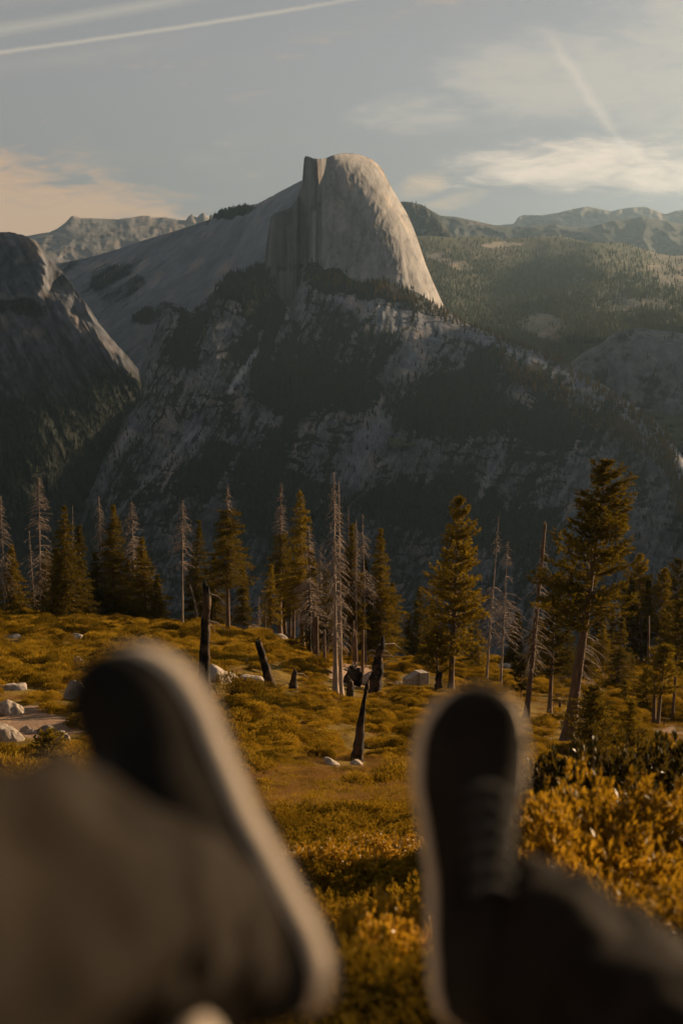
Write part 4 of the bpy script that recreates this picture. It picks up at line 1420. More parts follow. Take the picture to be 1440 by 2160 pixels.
def dead_branches(H, Rw, hb, ht, pts, rng, dens=1.0, droop=0.75, twigs=9, stub=0.0, single=None):
    b = MB()
    tc, td, tl = [], [], []
    ph0 = rng.uniform(0, 50); droop = droop * rng.uniform(.75, 1.25)
    for h in ([hb] if single is not None else np.arange(hb, ht, 0.34 / dens)):
        t = (h - hb) / (H - hb + .01)
        if single is None and float(pn(h * 0.45, ph0, 0.3)) > 0.18 and rng.uniform() < 0.7: continue
        prof = (1 - t) ** 0.8 * (0.55 + 0.45 * min(1, (t + .05) / .2)) + 0.06
        for a in ([single] if single is not None else rng.uniform(0, 6.283, rng.integers(3, 6))):
            L = Rw * prof * rng.uniform(0.45, 1.15)
            if rng.uniform() < stub: L *= 0.3
            o = at_h(pts, h); dh = np.array([math.cos(a), math.sin(a), 0])
            dr = droop * rng.uniform(.6, 1.2)
            s_ = np.array([0, .3, .65, 1.0])
            p = o + dh * (s_ * L)[:, None] + np.array([0, 0, 1.0]) * ((0.12 * s_ - dr * s_ ** 2) * L)[:, None] + rng.normal(0, .04 * L, (4, 3)) * s_[:, None]
            b.tube(p, [0.035 + .008 * L, .03, .022, .008], 3, False)
            n = int(twigs * min(1.2, L / 1.5)) + 1
            q = rng.uniform(.25, 1, n)
            c = np.stack([np.interp(q, s_, p[:, k]) for k in range(3)], -1)
            lat = np.array([-dh[1], dh[0], 0])
            d = unit(dh * .5 + lat * rng.uniform(-1, 1, (n, 1)) + np.array([0, 0, -1.0]) * droop * rng.uniform(.3, 1.2, (n, 1)))
            tc.append(c); td.append(d); tl.append(rng.uniform(.3, .8, n) * min(1.0, .5 + L / 3))
    c, d, l = np.concatenate(tc), np.concatenate(td), np.concatenate(tl)
    v, f = tri_leaves(c, d, l, np.full(len(l), .05), rng)
    b.add(v, f)
    return b


TREE_N = [0]


def place(base, top):
    """base point on the slope, height and lean from where base and top are seen"""
    x, y, z = on_ground(*base)
    px, py = proj(x, y, z)
    q = P(top[0], top[1], y)
    H = q[2] - z
    return (x, y, z), float(H), float(q[0] - x), F / (y * math.cos(PITCH) - z * math.sin(PITCH))


def live_tree(base, top, wpx, label, style='fir', cb=0.15, mat='needles', dead_top=0.0, r0=None, lowbr=0.0, group='living conifers on the slope', tt=1.0, snag_low=False):
    TREE_N[0] += 1
    rng = np.random.default_rng(100 + TREE_N[0])
    loc, H, lx, k = place(base, top)
    Rw = wpx / k / 2 * (1.28 if style != 'sapling' else 1.5)
    name = {'fir': 'fir_tree', 'pine': 'pine_tree', 'sapling': 'young_pine_tree'}[style]
    root = thing(name, label, 'tree', loc, 0, group)
    r0 = r0 or max(0.05, 0.0135 * H + 0.06)
    b, pts = trunk_mesh(H, r0, 0.03, (lx, 0), rng)
    b.build('trunk', M['bark'], root)
    ht = H * (1 - dead_top)
    v, f, bm = crown_arrays(H, Rw, H * cb, ht, pts, rng, style)
    link('crown', mesh_np('crown', v, f, False), M[mat], root)['kind'] = 'stuff'
    bm.build('boughs', M['bark'], root)['kind'] = 'stuff'
    if dead_top > 0:
        dead_branches(H, Rw * 1.25 * dead_top ** 0.8, ht - 0.5, H, pts, rng, 1.5, 0.5, 14).build('dead_top', M['bark_pale'], root)['kind'] = 'stuff'
    if lowbr > 0:
        for q in range(26):
            one = dead_branches(H * 1.5, Rw * lowbr, H * rng.uniform(.12, cb), 0, pts, rng, single=rng.choice([rng.uniform(-1, .6), rng.uniform(0, 6.28)]))
            one.build('dead_branch', M['bark_pale'], root)
    return root


def dead_tree(base, top, wpx, label, cb=0.3, r0=None, dens=1.0, droop=0.75, twigs=9, mat='bark_pale', group='dead grey conifers on the slope', broken=False, stub=0.0, r1=0.03):
    TREE_N[0] += 1
    rng = np.random.default_rng(300 + TREE_N[0])
    loc, H, lx, k = place(base, top)
    Rw = wpx / k / 2 * 1.3
    root = thing('dead_tree', label, 'dead tree', loc, 0, group)
    r0 = (r0 or max(0.09, 0.010 * H + 0.03)) * 0.8
    b, pts = trunk_mesh(H, r0, r1, (lx, 0), rng, broken=broken)
    b.build('trunk', M['bark_pale'] if mat == 'bark_pale' else M[mat], root)
    dead_branches(H, Rw, H * cb, H, pts, rng, dens, droop, twigs, stub).build('branches', M['bark_pale'] if mat != 'needles_brown' else M['needles_brown'], root)['kind'] = 'stuff'
    return root


GL, GDD, GS = 'living conifers on the slope', 'dead grey conifers on the slope', 'burnt snags and stumps'
live_tree((28, 1302), (25, 1150), 80, 'golden green fir right beside the dead grey tree at the left edge', cb=0.05)
live_tree((140, 1292), (135, 1068), 92, 'full golden fir right of the tallest grey dead tree on the left', cb=0.12)
live_tree((172, 1288), (168, 1110), 62, 'dark narrow fir half hidden between two golden firs on the left', cb=0.1, mat='needles_dark')
live_tree((242, 1316), (238, 1066), 84, 'golden brown fir with thin top beside the bleached leaning spire', cb=0.12)
live_tree((310, 1322), (298, 1135), 96, 'dense green fir at the right end of the left grove under a dead crown', cb=0.02, mat='needles')
live_tree((205, 1305), (200, 1165), 70, 'low dark fir filling the gap in the middle of the left grove', cb=0.05, mat='needles_dark')
live_tree((270, 1312), (268, 1180), 70, 'small dark fir in front of the left grove beside the dense green fir', cb=0.05, mat='needles_dark')
live_tree((95, 1290), (98, 1160), 72, 'dark low fir behind the tallest grey dead tree on the left', cb=0.05, mat='needles_dark')
live_tree((412, 1325), (420, 1098), 58, 'slender dark fir directly behind the broken burnt snag', cb=0.1, mat='needles_dark')
live_tree((481, 1342), (479, 1024), 104, 'tall fir with sparse greying top between the burnt snag and the valley gap', cb=0.36, dead_top=0.16, mat='needles')
live_tree((514, 1305), (512, 1185), 44, 'short golden fir at the foot of the tall fir beside the valley gap', cb=0.05)
live_tree((455, 1310), (452, 1170), 60, 'shadowed fir behind the tall fir with the greying top', cb=0.1, mat='needles_dark')
live_tree((590, 1335), (592, 1017), 62, 'narrow dark fir with a bare grey top at the left of the middle grove', cb=0.3, dead_top=0.32, mat='needles_dark')
live_tree((638, 1372), (632, 1034), 84, 'golden pyramid topped fir in the middle grove left of the tall twin snags', cb=0.28)
live_tree((612, 1340), (610, 1150), 60, 'dark fir low in the left half of the middle grove', cb=0.25, mat='needles_dark')
live_tree((570, 1330), (572, 1190), 48, 'small golden fir at the very left of the middle grove', cb=0.2)
live_tree((737, 1392), (742, 1108), 66, 'golden green fir just right of the tall twin snags', cb=0.2)
live_tree((802, 1402), (803, 1118), 92, 'broad golden fir at the right end of the middle grove', cb=0.06)
live_tree((768, 1396), (770, 1180), 70, 'dark fir behind the broad golden fir of the middle grove', cb=0.15, mat='needles_dark')
live_tree((690, 1392), (688, 1200), 60, 'dark fir hidden behind the tall twin snags', cb=0.2, mat='needles_dark')
live_tree((882, 1378), (884, 1240), 54, 'small dark fir standing alone right of the middle grove', cb=0.05, mat='needles_dark')
live_tree((950, 1462), (970, 1052), 108, 'tall pointed pine with dark trunk behind the right shoe', 'pine', cb=0.2, r0=0.42)
live_tree((925, 1462), (918, 1335), 74, 'short bushy pine leaning against the tall pointed pine', 'pine', cb=0.35, r0=0.3)
live_tree((893, 1412), (896, 1355), 36, 'tiny round fir on the bank above the angular pale boulder', 'sapling', cb=0.02)
live_tree((1195, 1566), (1285, 978), 168, 'huge leaning pine with massive dark trunk, largest tree on the right', 'pine', cb=0.42, r0=0.62, lowbr=0.75)
live_tree((1158, 1506), (1172, 1215), 66, 'shaded pine behind the left side of the huge leaning pine', 'pine', cb=0.3, mat='needles_dark', r0=0.28)
live_tree((1300, 1450), (1312, 1300), 64, 'dark low fir in the shade right of the huge leaning pine', cb=0.02, mat='needles_dark')
live_tree((1342, 1400), (1350, 1168), 66, 'golden pine in the back row just right of the huge leaning pine', 'pine', cb=0.3)
live_tree((1378, 1405), (1402, 1200), 58, 'thin leaning pine in the back row near the right edge', 'pine', cb=0.35)
live_tree((1425, 1402), (1430, 1180), 74, 'dark topped pine in the back row at the right edge', 'pine', cb=0.25, mat='needles_dark')
live_tree((1316, 1400), (1318, 1230), 50, 'slim pine in the back row hidden by the huge leaning pine', 'pine', cb=0.3, mat='needles_dark')
live_tree((1385, 1532), (1402, 1365), 76, 'round headed pine with bare lower trunk near the right edge', 'pine', cb=0.42, r0=0.26)
live_tree((1416, 1522), (1436, 1270), 84, 'tall open pine cut by the right edge of the view', 'pine', cb=0.4, r0=0.22)
live_tree((1362, 1498), (1362, 1412), 54, 'bushy young pine with round top right of the dark fir', 'sapling', cb=0.02)
live_tree((1318, 1482), (1316, 1436), 26, 'smallest upright young pine between dark fir and bushy young pine', 'sapling', cb=0.02)
live_tree((1252, 1602), (1251, 1450), 98, 'young golden pine standing right beside the base of the huge leaning pine', 'sapling', cb=0.03)
live_tree((1328, 1592), (1330, 1484), 62, 'young pine behind the dark bush on the right', 'sapling', cb=0.08)
live_tree((104, 1640), (100, 1543), 82, 'young golden pine beside pale boulders at lower left', 'sapling', cb=0.1)
live_tree((1098, 1478), (1100, 1385), 40, 'small shaded pine left of the broken topped leaning snag', 'pine', cb=0.25, mat='needles_dark')
live_tree((1085, 1400), (1092, 1290), 44, 'dark distant fir seen between the pair of bare snags and the leaning snag', mat='needles_dark')
live_tree((1228, 1440), (1236, 1330), 70, 'golden low fir seen behind the trunk of the huge leaning pine')
live_tree((1130, 1400), (1134, 1300), 60, 'golden fir far behind the broken topped leaning snag')
live_tree((1270, 1420), (1272, 1320), 56, 'low green fir in the back row behind the dead branches of the huge pine')
live_tree((860, 1385), (862, 1290), 40, 'faint dark fir at the back left of the small lone fir', mat='needles_dark')
live_tree((1010, 1420), (1008, 1330), 60, 'golden low fir behind the pair of bare snags')

BACK = 'conifers of the dark back row'
for _k, (_b, _t, _w, _l) in enumerate([
        ((1255, 1402), (1262, 1262), 44, 'short shaded conifer behind the dead branches of the huge pine'),
        ((1288, 1400), (1290, 1275), 40, 'small shaded conifer in the dark gap right of the huge pine trunk'),
        ((1334, 1404), (1330, 1215), 46, 'shaded conifer tucked left of the golden pine in the back row'),
        ((1362, 1402), (1366, 1225), 44, 'shaded conifer tucked right of the golden pine in the back row'),
        ((1402, 1404), (1410, 1240), 48, 'shaded conifer just left of the dark topped pine'),
        ((1438, 1410), (1442, 1230), 56, 'conifer cut in half by the right edge in the back row'),
        ((1080, 1405), (1078, 1325), 36, 'little shaded conifer between the bare snags and the leaning snag'),
        ((1120, 1440), (1122, 1345), 40, 'little shaded conifer hidden behind the thick leaning snag'),
        ((1200, 1440), (1196, 1320), 60, 'shaded conifer behind the huge pine trunk on its left'),
        ((995, 1400), (992, 1320), 36, 'little conifer between the tall pointed pine and the bare snags'),
        ((908, 1392), (912, 1262), 52, 'shaded fir between the small lone fir and the tall pointed pine'),
        ((826, 1398), (828, 1230), 46, 'shaded fir on the right flank of the broad golden fir'),
        ((655, 1382), (658, 1165), 56, 'shaded fir behind the brownish dead tree of the middle grove'),
        ((125, 1290), (118, 1150), 54, 'shaded fir on the left flank of the full golden fir'),
        ((335, 1322), (330, 1215), 36, 'little fir at the outer right edge of the left grove'),
        ((440, 1312), (436, 1200), 44, 'little shaded fir right behind the tall thick burnt snag')]):
    live_tree(_b, _t, _w, _l, 'fir', cb=0.05 + 0.03 * (_k % 4), mat=['needles_dark', 'needles', 'needles_dark'][_k % 3], group=BACK)

dead_tree((12, 1303), (2, 1046), 56, 'bare grey tree with curling branches at the left edge', cb=0.25, droop=0.9)
dead_tree((76, 1308), (62, 1118), 22, 'slender bleached trunk leaning left in front of the tallest grey tree on the left', cb=0.1, r0=0.16, dens=0.6)
dead_tree((86, 1296), (83, 1008), 78, 'tallest grey dead tree on the left with a dense pointed top', cb=0.2, dens=1.4, twigs=14, droop=0.45)
dead_tree((154, 1285), (154, 1066), 8, 'needle thin bare pole rising between the left firs', cb=0.6, r0=0.1, dens=0.4)
dead_tree((223, 1312), (208, 1046), 48, 'bleached leaning spire with one lit trunk in the left grove', cb=0.35, dens=1.1)
dead_tree((286, 1310), (278, 1058), 58, 'grey dead tree with dense crown above the dense green fir', cb=0.45, dens=1.5, twigs=14, droop=0.4)
dead_tree((385, 1331), (386, 1054), 62, 'lone grey dead tree with bare warm lower trunk left of the burnt snag', cb=0.5, dens=1.3, twigs=13, droop=0.7)
dead_tree((655, 1390), (650, 1108), 74, 'brownish dead tree thick with twigs left of the tall twin snags', cb=0.25, dens=1.5, twigs=16, mat='bark_char', droop=0.4)
dead_tree((672, 1386), (676, 1150), 56, 'smaller brown dead tree pressed against the tall twin snags', cb=0.2, dens=1.3, twigs=14, mat='bark_char', droop=0.45)
dead_tree((708, 1463), (704, 996), 78, 'tallest dead trunk of the twin snags in the middle', cb=0.22, dens=1.15, droop=0.85, r0=0.38)
dead_tree((719, 1465), (713, 1015), 46, 'right hand trunk of the tall twin snags in the middle', cb=0.35, dens=0.7, droop=0.85, r0=0.32)
dead_tree((738, 1392), (735, 1066), 14, 'thin grey pole showing behind the twin snags', cb=0.65, r0=0.12, dens=0.8)
dead_tree((772, 1400), (764, 1084), 58, 'grey dead tree with feathery branches above the middle grove firs', cb=0.4, dens=1.2, twigs=12)
dead_tree((752, 1398), (750, 1096), 34, 'narrow grey dead tree squeezed between snags of the middle grove', cb=0.45, dens=1.0)
dead_tree((1024, 1446), (1050, 1088), 64, 'leaning bare snag, left one of the pair right of the tall pointed pine', cb=0.3, dens=0.7, twigs=7, r0=0.24)
dead_tree((1055, 1452), (1070, 1142), 84, 'twiggy bare snag, right one of the pair right of the tall pointed pine', cb=0.3, dens=1.0, twigs=12, r0=0.22)
dead_tree((1108, 1518), (1150, 1108), 76, 'thick leaning snag with broken top left of the huge pine', cb=0.25, dens=0.75, twigs=6, r0=0.42, r1=0.16, broken=True, mat='bark')
dead_tree((560, 1316), (562, 1262), 10, 'short bare pole by the dark boulder on the brow', cb=0.3, r0=0.09, dens=0.5)
dead_tree((546, 1306), (546, 1258), 16, 'tiny pale dead tree seen in the valley gap', cb=0.1, r0=0.06, dens=1.2)
dead_tree((640, 1372), (628, 1290), 8, 'leaning pale pole low in the middle grove', cb=0.5, r0=0.18, dens=0.3)
dead_tree((1378, 1402), (1386, 1290), 40, 'grey twiggy dead tree in the back row at far right', cb=0.1, dens=1.0, twigs=12, mat='bark')


def bare_trunks():
    spots = [(600, 1345, 1235, 9), (618, 1352, 1240, 7), (664, 1398, 1290, 9), (668, 1400, 1300, 8), (684, 1408, 1330, 8), (745, 1418, 1310, 6), (752, 1418, 1330, 6),
             (764, 1420, 1330, 7), (1290, 1396, 1300, 6), (1332, 1402, 1300, 6), (1352, 1404, 1290, 7), (1366, 1408, 1300, 6), (110, 1290, 1200, 7), (255, 1312, 1240, 7), (1378, 1528, 1430, 9)]
    words = ['left side of the middle grove, beneath the narrow dark fir', 'left side of the middle grove, beneath the dark low fir', 'beneath the brownish dead tree, left of a close pair',
             'beneath the brownish dead tree, right of a close pair', 'at the foot of the twin snags on their left', 'behind the pale clearing, leftmost of three', 'behind the pale clearing, middle of three',
             'behind the pale clearing, rightmost of three', 'in the dark back row right of the huge pine', 'in the back row below the golden pine', 'in the back row beside the thin leaning pine',
             'in the back row beneath the thin leaning pine', 'low in the left grove by the golden fir', 'low in the left grove by the dense green fir', 'charred beside the round headed pine']
    for k, (px, pb, pt, w_) in enumerate(spots):
        rng = np.random.default_rng(700 + k)
        loc, H, lx, kk = place((px, pb), (px + rng.uniform(-3, 5), pt))
        b, _ = trunk_mesh(H, w_ / kk / 2 * 1.1, w_ / kk / 3, (lx, 0), rng, 7, 8)
        o = b.build('bare_trunk', M['bark'])
        o.location = loc
        tag(o, 'slim dark bare trunk ' + words[k], 'tree trunk', 'bare trunks in the groves')


bare_trunks()


# ------------------------------------------------------------------ burnt snags and stumps
def snag(base, top, wpx, label, mat='bark_char', taper=0.75, name='burnt_snag', cat='tree stump', splinters=6, stubs=3, jag=0.045, bow=0.0):
    TREE_N[0] += 1
    rng = np.random.default_rng(500 + TREE_N[0])
    loc, H, lx, k = place(base, top)
    r = wpx / k / 2
    root = thing(name, label, cat, loc, 0, GS)
    segs = 16
    t = np.linspace(0, 1, segs)
    pts = np.stack([lx * t + bow * np.sin(t * 3.1) + 0.06 * r * rng.normal(size=segs).cumsum(), 0.03 * r * rng.normal(size=segs).cumsum(), (H * 0.93) * t - 0.3 * (1 - t)], -1)
    rad = r * (1.25 - (1.25 - taper) * sstep(t, 0, 1)) * (1 + jag * rng.normal(size=segs)) * (1 + 0.5 * np.exp(-t * 14))
    b = MB(); b.tube(pts, rad, 12, True, 0.09, rng)
    b.build('trunk', M[mat], root)
    s_ = MB()
    for q in range(splinters):
        a = rng.uniform(0, 6.28); rr = r * taper * 0.6
        p0 = pts[-1] + np.array([rr * math.cos(a), rr * math.sin(a), -0.5 * r])
        hh = rng.uniform(0.5, 2.2) * r + 0.07 * H * rng.uniform(0, 1)
        s_.tube([p0, p0 + np.array([rng.normal(0, .1) * r, rng.normal(0, .1) * r, hh * .6]), p0 + np.array([rng.normal(0, .25) * r, 0, hh])], [r * .34, r * .25, 0.01], 5, False)
    s_.build('splintered_top', M[mat], root)['kind'] = 'stuff'
    if stubs:
        w_ = MB()
        for q in range(stubs):
            a = rng.uniform(-0.9, 0.9) + (0 if rng.uniform() < .6 else math.pi); hh = rng.uniform(.35, .95) * H
            o = at_h(pts, hh); d = np.array([math.cos(a), math.sin(a), rng.uniform(-.3, .5)])
            L = r * rng.uniform(1.5, 4)
            w_.tube([o, o + d * L * .6, o + d * L + np.array([0, 0, -.3 * L])], [r * .14, r * .1, .01], 4, False)
        w_.build('branch_stubs', M['bark_pale'], root)['kind'] = 'stuff'
    return root


snag((429, 1492), (430, 1232), 22, 'tall thick burnt snag with splintered top behind the left shoe', stubs=7, splinters=8, name='burnt_snag', cat='dead tree')
snag((416, 1330), (402, 1232), 6, 'thin curved dead limb standing beside the tall thick burnt snag', 'bark_pale', 0.6, stubs=4, cat='dead tree', bow=0.4)
snag((575, 1451), (547, 1350), 17, 'charred post leaning left beside pale boulders', taper=0.85, splinters=3, stubs=0)
snag((616, 1456), (619, 1418), 19, 'squat charred stump with one jagged horn right of the leaning charred post', taper=0.5, splinters=9, stubs=2)
snag((750, 1606), (772, 1436), 21, 'slender charred snag tapering to a spike in the open meadow', taper=0.35, splinters=3, stubs=0)
snag((788, 1464), (802, 1352), 28, 'stout tapering burnt stump with pale twigs on its right', taper=0.55, splinters=4, stubs=9)
snag((738, 1474), (740, 1434), 15, 'short charred stump left of the slender charred snag', taper=0.9, splinters=5, stubs=0)
snag((922, 1464), (925, 1414), 14, 'short black stump beneath the short bushy pine', taper=0.9, splinters=3, stubs=0)
snag((1180, 1497), (1181, 1480), 7, 'tiny charred stump left of the huge leaning pine', taper=0.6, splinters=4, stubs=0)
snag((1399, 1534), (1400, 1520), 6, 'tiny pointed stump beside the round headed pine', taper=0.3, splinters=2, stubs=0)
snag((862, 1390), (862, 1378), 10, 'small dark stump on the bank above the angular pale boulder', taper=0.6, splinters=4, stubs=0)


for _k, (_a, _b, _w, _l) in enumerate([((470, 1392), (520, 1400), 7, 'grey fallen log above the charred leaning post'), ((660, 1408), (700, 1425), 6, 'dark fallen log at the foot of the brownish dead tree'),
        ((1130, 1535), (1180, 1528), 6, 'dark fallen log between leaning snag and huge pine'), ((1290, 1530), (1340, 1542), 6, 'grey fallen log between the two young pines at right'),
        ((240, 1345), (285, 1352), 5, 'pale fallen log on the bank below the left grove'), ((830, 1475), (880, 1468), 6, 'dark fallen log below the angular split boulder')]):
    _p, _q = np.array(on_ground(*_a)), np.array(on_ground(*_b))
    _r = _w / 2 * _p[1] / 2950
    _m = MB(); _n = np.linspace(0, 1, 9)[:, None]
    _m.tube((_q - _p) * _n + np.array([0, 0, _r * 1.6]) + 0.3 * _r * RNG.normal(size=(9, 3)), _r * np.linspace(1.15, .7, 9), 9, True, .08, RNG)
    _o = _m.build('fallen_log', M['bark_pale'] if _k in (0, 3, 4) else M['bark_char']); _o.location = tuple(_p)
    tag(_o, _l, 'log', 'fallen logs on the slope')


def rootwad():
    loc, H, lx, k = place((742, 1444), (750, 1396))
    rng = np.random.default_rng(77)
    b = MB()
    u = np.linspace(0, 2 * np.pi, 22)[:-1]; vv = np.linspace(0.0, np.pi, 12)
    U_, V_ = np.meshgrid(u, vv)
    sx, sz = 17 / k, H * .5
    n = (1 + .35 * np.sin(3 * U_ + 1) * np.sin(V_)) * (1 - 0.35 * np.cos(V_)) + 0.6 * fbm(np.cos(U_) * np.sin(V_) * 2, np.sin(U_) * np.sin(V_) * 2, np.cos(V_) * 2, 4, 0.6)
    X = sx * np.sin(V_) * np.cos(U_) * n; Y = sx * .6 * np.sin(V_) * np.sin(U_) * n; Z = sz * np.cos(V_) * n + H * .4
    X = X + 0.35 * (Z / H) * sx
    i = np.arange(11)[:, None] * 21; j = np.arange(21)[None]
    f = np.stack([i + j, i + 21 + j, i + 21 + (j + 1) % 21, i + (j + 1) % 21], -1).reshape(-1, 4)
    b.add(np.stack([X, Y, Z], -1).reshape(-1, 3), f)
    root = thing('uprooted_stump', 'dark upturned root mass with curling roots on the pale clearing', 'tree stump', loc, 0, GS)
    b.build('root_mass', M['bark_char'], root)
    r_ = MB()
    for q in range(12):
        a = rng.uniform(0, 3.14); d = np.array([math.cos(a), rng.normal(0, .3), math.sin(a)])
        p = np.array([0.2 * sx, 0, H * .5])
        r_.tube([p + d * sx * .5, p + d * sx * 1.1 + rng.normal(0, .1, 3), p + d * sx * rng.uniform(1.2, 1.7) + rng.normal(0, .2, 3)], [.1, .06, .02], 5, False)
    r_.build('roots', M['bark_pale'], root)['kind'] = 'stuff'


rootwad()


# ------------------------------------------------------------------ boulders
def boulder_mesh(name, sx, sy, sz, seed, cuts=7, rough=0.16, nu=30, nv=20):
    rng = np.random.default_rng(seed)
    u = np.linspace(0, 2 * np.pi, nu + 1)[:-1]; vv = np.linspace(0.02, np.pi - 0.02, nv)
    U_, V_ = np.meshgrid(u, vv)
    N_ = np.stack([np.sin(V_) * np.cos(U_), np.sin(V_) * np.sin(U_), np.cos(V_)], -1)
    r = np.ones(U_.shape)
    for _ in range(cuts):
        d = unit(rng.normal(size=3)); off = rng.uniform(0.55, 0.88)
        dd = N_ @ d
        r = np.where(dd > 0.05, np.minimum(r, off / np.maximum(dd, .05)), r)
    r = r * (1 + rough * fbm(N_[..., 0] * 1.6 + seed, N_[..., 1] * 1.6, N_[..., 2] * 1.6, 5, 0.55))
    V = N_ * r[..., None] * np.array([sx, sy, sz])
    i = np.arange(nv - 1)[:, None] * nu; j = np.arange(nu)[None]
    f = np.stack([i + j, i + nu + j, i + nu + (j + 1) % nu, i + (j + 1) % nu], -1).reshape(-1, 4)
    vv_ = V.reshape(-1, 3)
    top = np.arange(nu); bt = (nv - 1) * nu + np.arange(nu)
    vv_ = np.concatenate([vv_, V[0].mean(0)[None], V[-1].mean(0)[None]])
    n0 = nu * nv
    tf = np.stack([np.full(nu, n0), top, (top + 1) % nu], -1)
    bf = np.stack([np.full(nu, n0 + 1), (nv - 1) * nu + (np.arange(nu) + 1) % nu, bt], -1)
    return mesh_np(name, vv_, [f, np.concatenate([tf, bf])], True)


for k, (px, py, w_, h_, tilt, lab, mt) in enumerate(BOULD):
    x, y, z = on_ground(px, py)
    kk = F / (y * math.cos(PITCH) - z * math.sin(PITCH))
    me = boulder_mesh('boulder', w_ / kk / 2 * 1.42, w_ / kk / 2 * 1.0, h_ / kk * 0.92, 40 + k, 14, 0.26, 44, 30)
    o = link('boulder', me, M[mt], None, (x, y, z - h_ / kk * 0.08))
    o.rotation_euler = (0.1, R(tilt), RNG.uniform(-.3, .3))
    tag(o, lab, 'boulder', 'granite boulders on the slope')


def split_block():
    loc, H, lx, k = place((876, 1446), (880, 1416))
    s_ = 28 / k
    b = MB()

    def blk(c, sx, sy, sz, sl):
        v = np.array([[a * sx, bb * sy, cc * sz] for a in (-1, 1) for bb in (-1, 1) for cc in (-1, 1)], float)
        v[:, 2] += sl * v[:, 0]
        v += c
        b.add(v, [[0, 1, 3, 2], [4, 6, 7, 5], [0, 4, 5, 1], [2, 3, 7, 6], [0, 2, 6, 4], [1, 5, 7, 3]])
    blk(np.array([-.35 * s_, .1, H * .35]), s_ * .55, s_ * .35, H * .42, 0.35)
    blk(np.array([.5 * s_, 0, H * .42]), s_ * .38, s_ * .5, H * .52, -0.08)
    o = b.build('split_boulder', M['boulder'], None, False)
    o.location = loc
    o.rotation_euler = (0, 0, 0.5)
    md = o.modifiers.new('worn edges', 'BEVEL'); md.width = 0.06; md.segments = 2
    tag(o, 'angular split pale boulder with flat faces right of the middle grove', 'boulder', 'granite boulders on the slope')


split_block()

# ------------------------------------------------------------------ bushes one can point to
leafA = sprig_mesh('leafy_bush_a', 1100, 22, 1.15, 1.0, 0.052, 61, 0.46)
leafB = sprig_mesh('leafy_bush_b', 1100, 20, 1.0, 0.95, 0.050, 62, 0.46)
leafC = sprig_mesh('leafy_bush_c', 700, 22, 0.8, 0.9, 0.050, 63, 0.46)
stA, stB = stems_mesh('bush_stems_a', 40, 1.1, 0.9, 64), stems_mesh('bush_stems_b', 30, .9, .8, 65)
for m_ in (stA, stB): m_.materials.append(M['bark'])


def bush(px, pytop, d, sc, me, mat, label, zs=1.0, rot=0.0, group='leafy bushes close to the viewer'):
    """bush whose top shows at px, pytop and stands d metres off"""
    q = P(px, pytop, d)
    g = float(gz(q[0], d))
    H = {leafA: 1.15, leafB: 1.0, leafC: 0.8}[me]
    root = thing('leafy_bush', label, 'bush', (q[0], d, g), rot, group)
    zsc = max(0.4, (q[2] - g) / H)
    sc = max(sc, 0.72 * zsc)
    m2 = me
    if not me.materials: me.materials.append(M[mat])
    elif me.materials[0] != M[mat]:
        m2 = me.copy(); m2.materials.clear(); m2.materials.append(M[mat])
    f = link('foliage', m2, None, root); f.scale = (sc, sc, zsc); f['kind'] = 'stuff'
    s_ = link('stems', stA if me is leafA else stB, None, root); s_.scale = (sc, sc, zsc); s_['kind'] = 'stuff'
    return root


bush(1290, 1625, 7.6, 0.80, leafA, 'leaf', 'tall golden leafy bush with upright sprigs at right')
bush(1190, 1700, 7.0, 0.46, leafB, 'leaf', 'golden leafy bush touching the right shoe', rot=1)
bush(1420, 1680, 7.9, 0.62, leafB, 'leaf', 'golden leafy bush rising at the right edge', rot=2)
bush(1300, 1860, 5.6, 0.50, leafB, 'leaf', 'lower golden leafy bush in front of the tall one', rot=3)
bush(1430, 1850, 5.2, 0.40, leafA, 'leaf', 'leafy bush cut by the right edge below the tall one', rot=4)
bush(1320, 2010, 4.6, 0.44, leafC, 'leaf_shade', 'shaded leafy bush above the right trouser leg', rot=5)
bush(800, 1890, 6.4, 0.36, leafA, 'leaf', 'golden leafy bush between the two shoes', rot=6)
bush(860, 1960, 5.4, 0.28, leafB, 'leaf', 'small leafy bush against the left rim of the right shoe', rot=.5)
bush(790, 2060, 4.8, 0.26, leafB, 'leaf', 'lowest leafy bush between the shoes at the bottom edge', rot=1.5)
bush(1330, 1572, 13.5, 1.0, leafC, 'leaf_shade', 'dark shaded bush behind the tall golden one', rot=2.5)
bush(1440, 1560, 14.5, 1.2, leafC, 'leaf_shade', 'large dark bush at the right edge behind the golden ones', rot=3.5)
bush(1235, 1592, 14.0, 0.7, leafC, 'leaf_shade', 'low dark bush left of the other dark ones', rot=4.5)
bush(680, 1790, 13.0, 0.9, leafB, 'leaf', 'broad olive bush right of the left shoe heel', rot=5.5)
bush(820, 1770, 16.0, 1.0, leafC, 'leaf', 'broad low bush beside the right shoe halfway down', rot=.2)

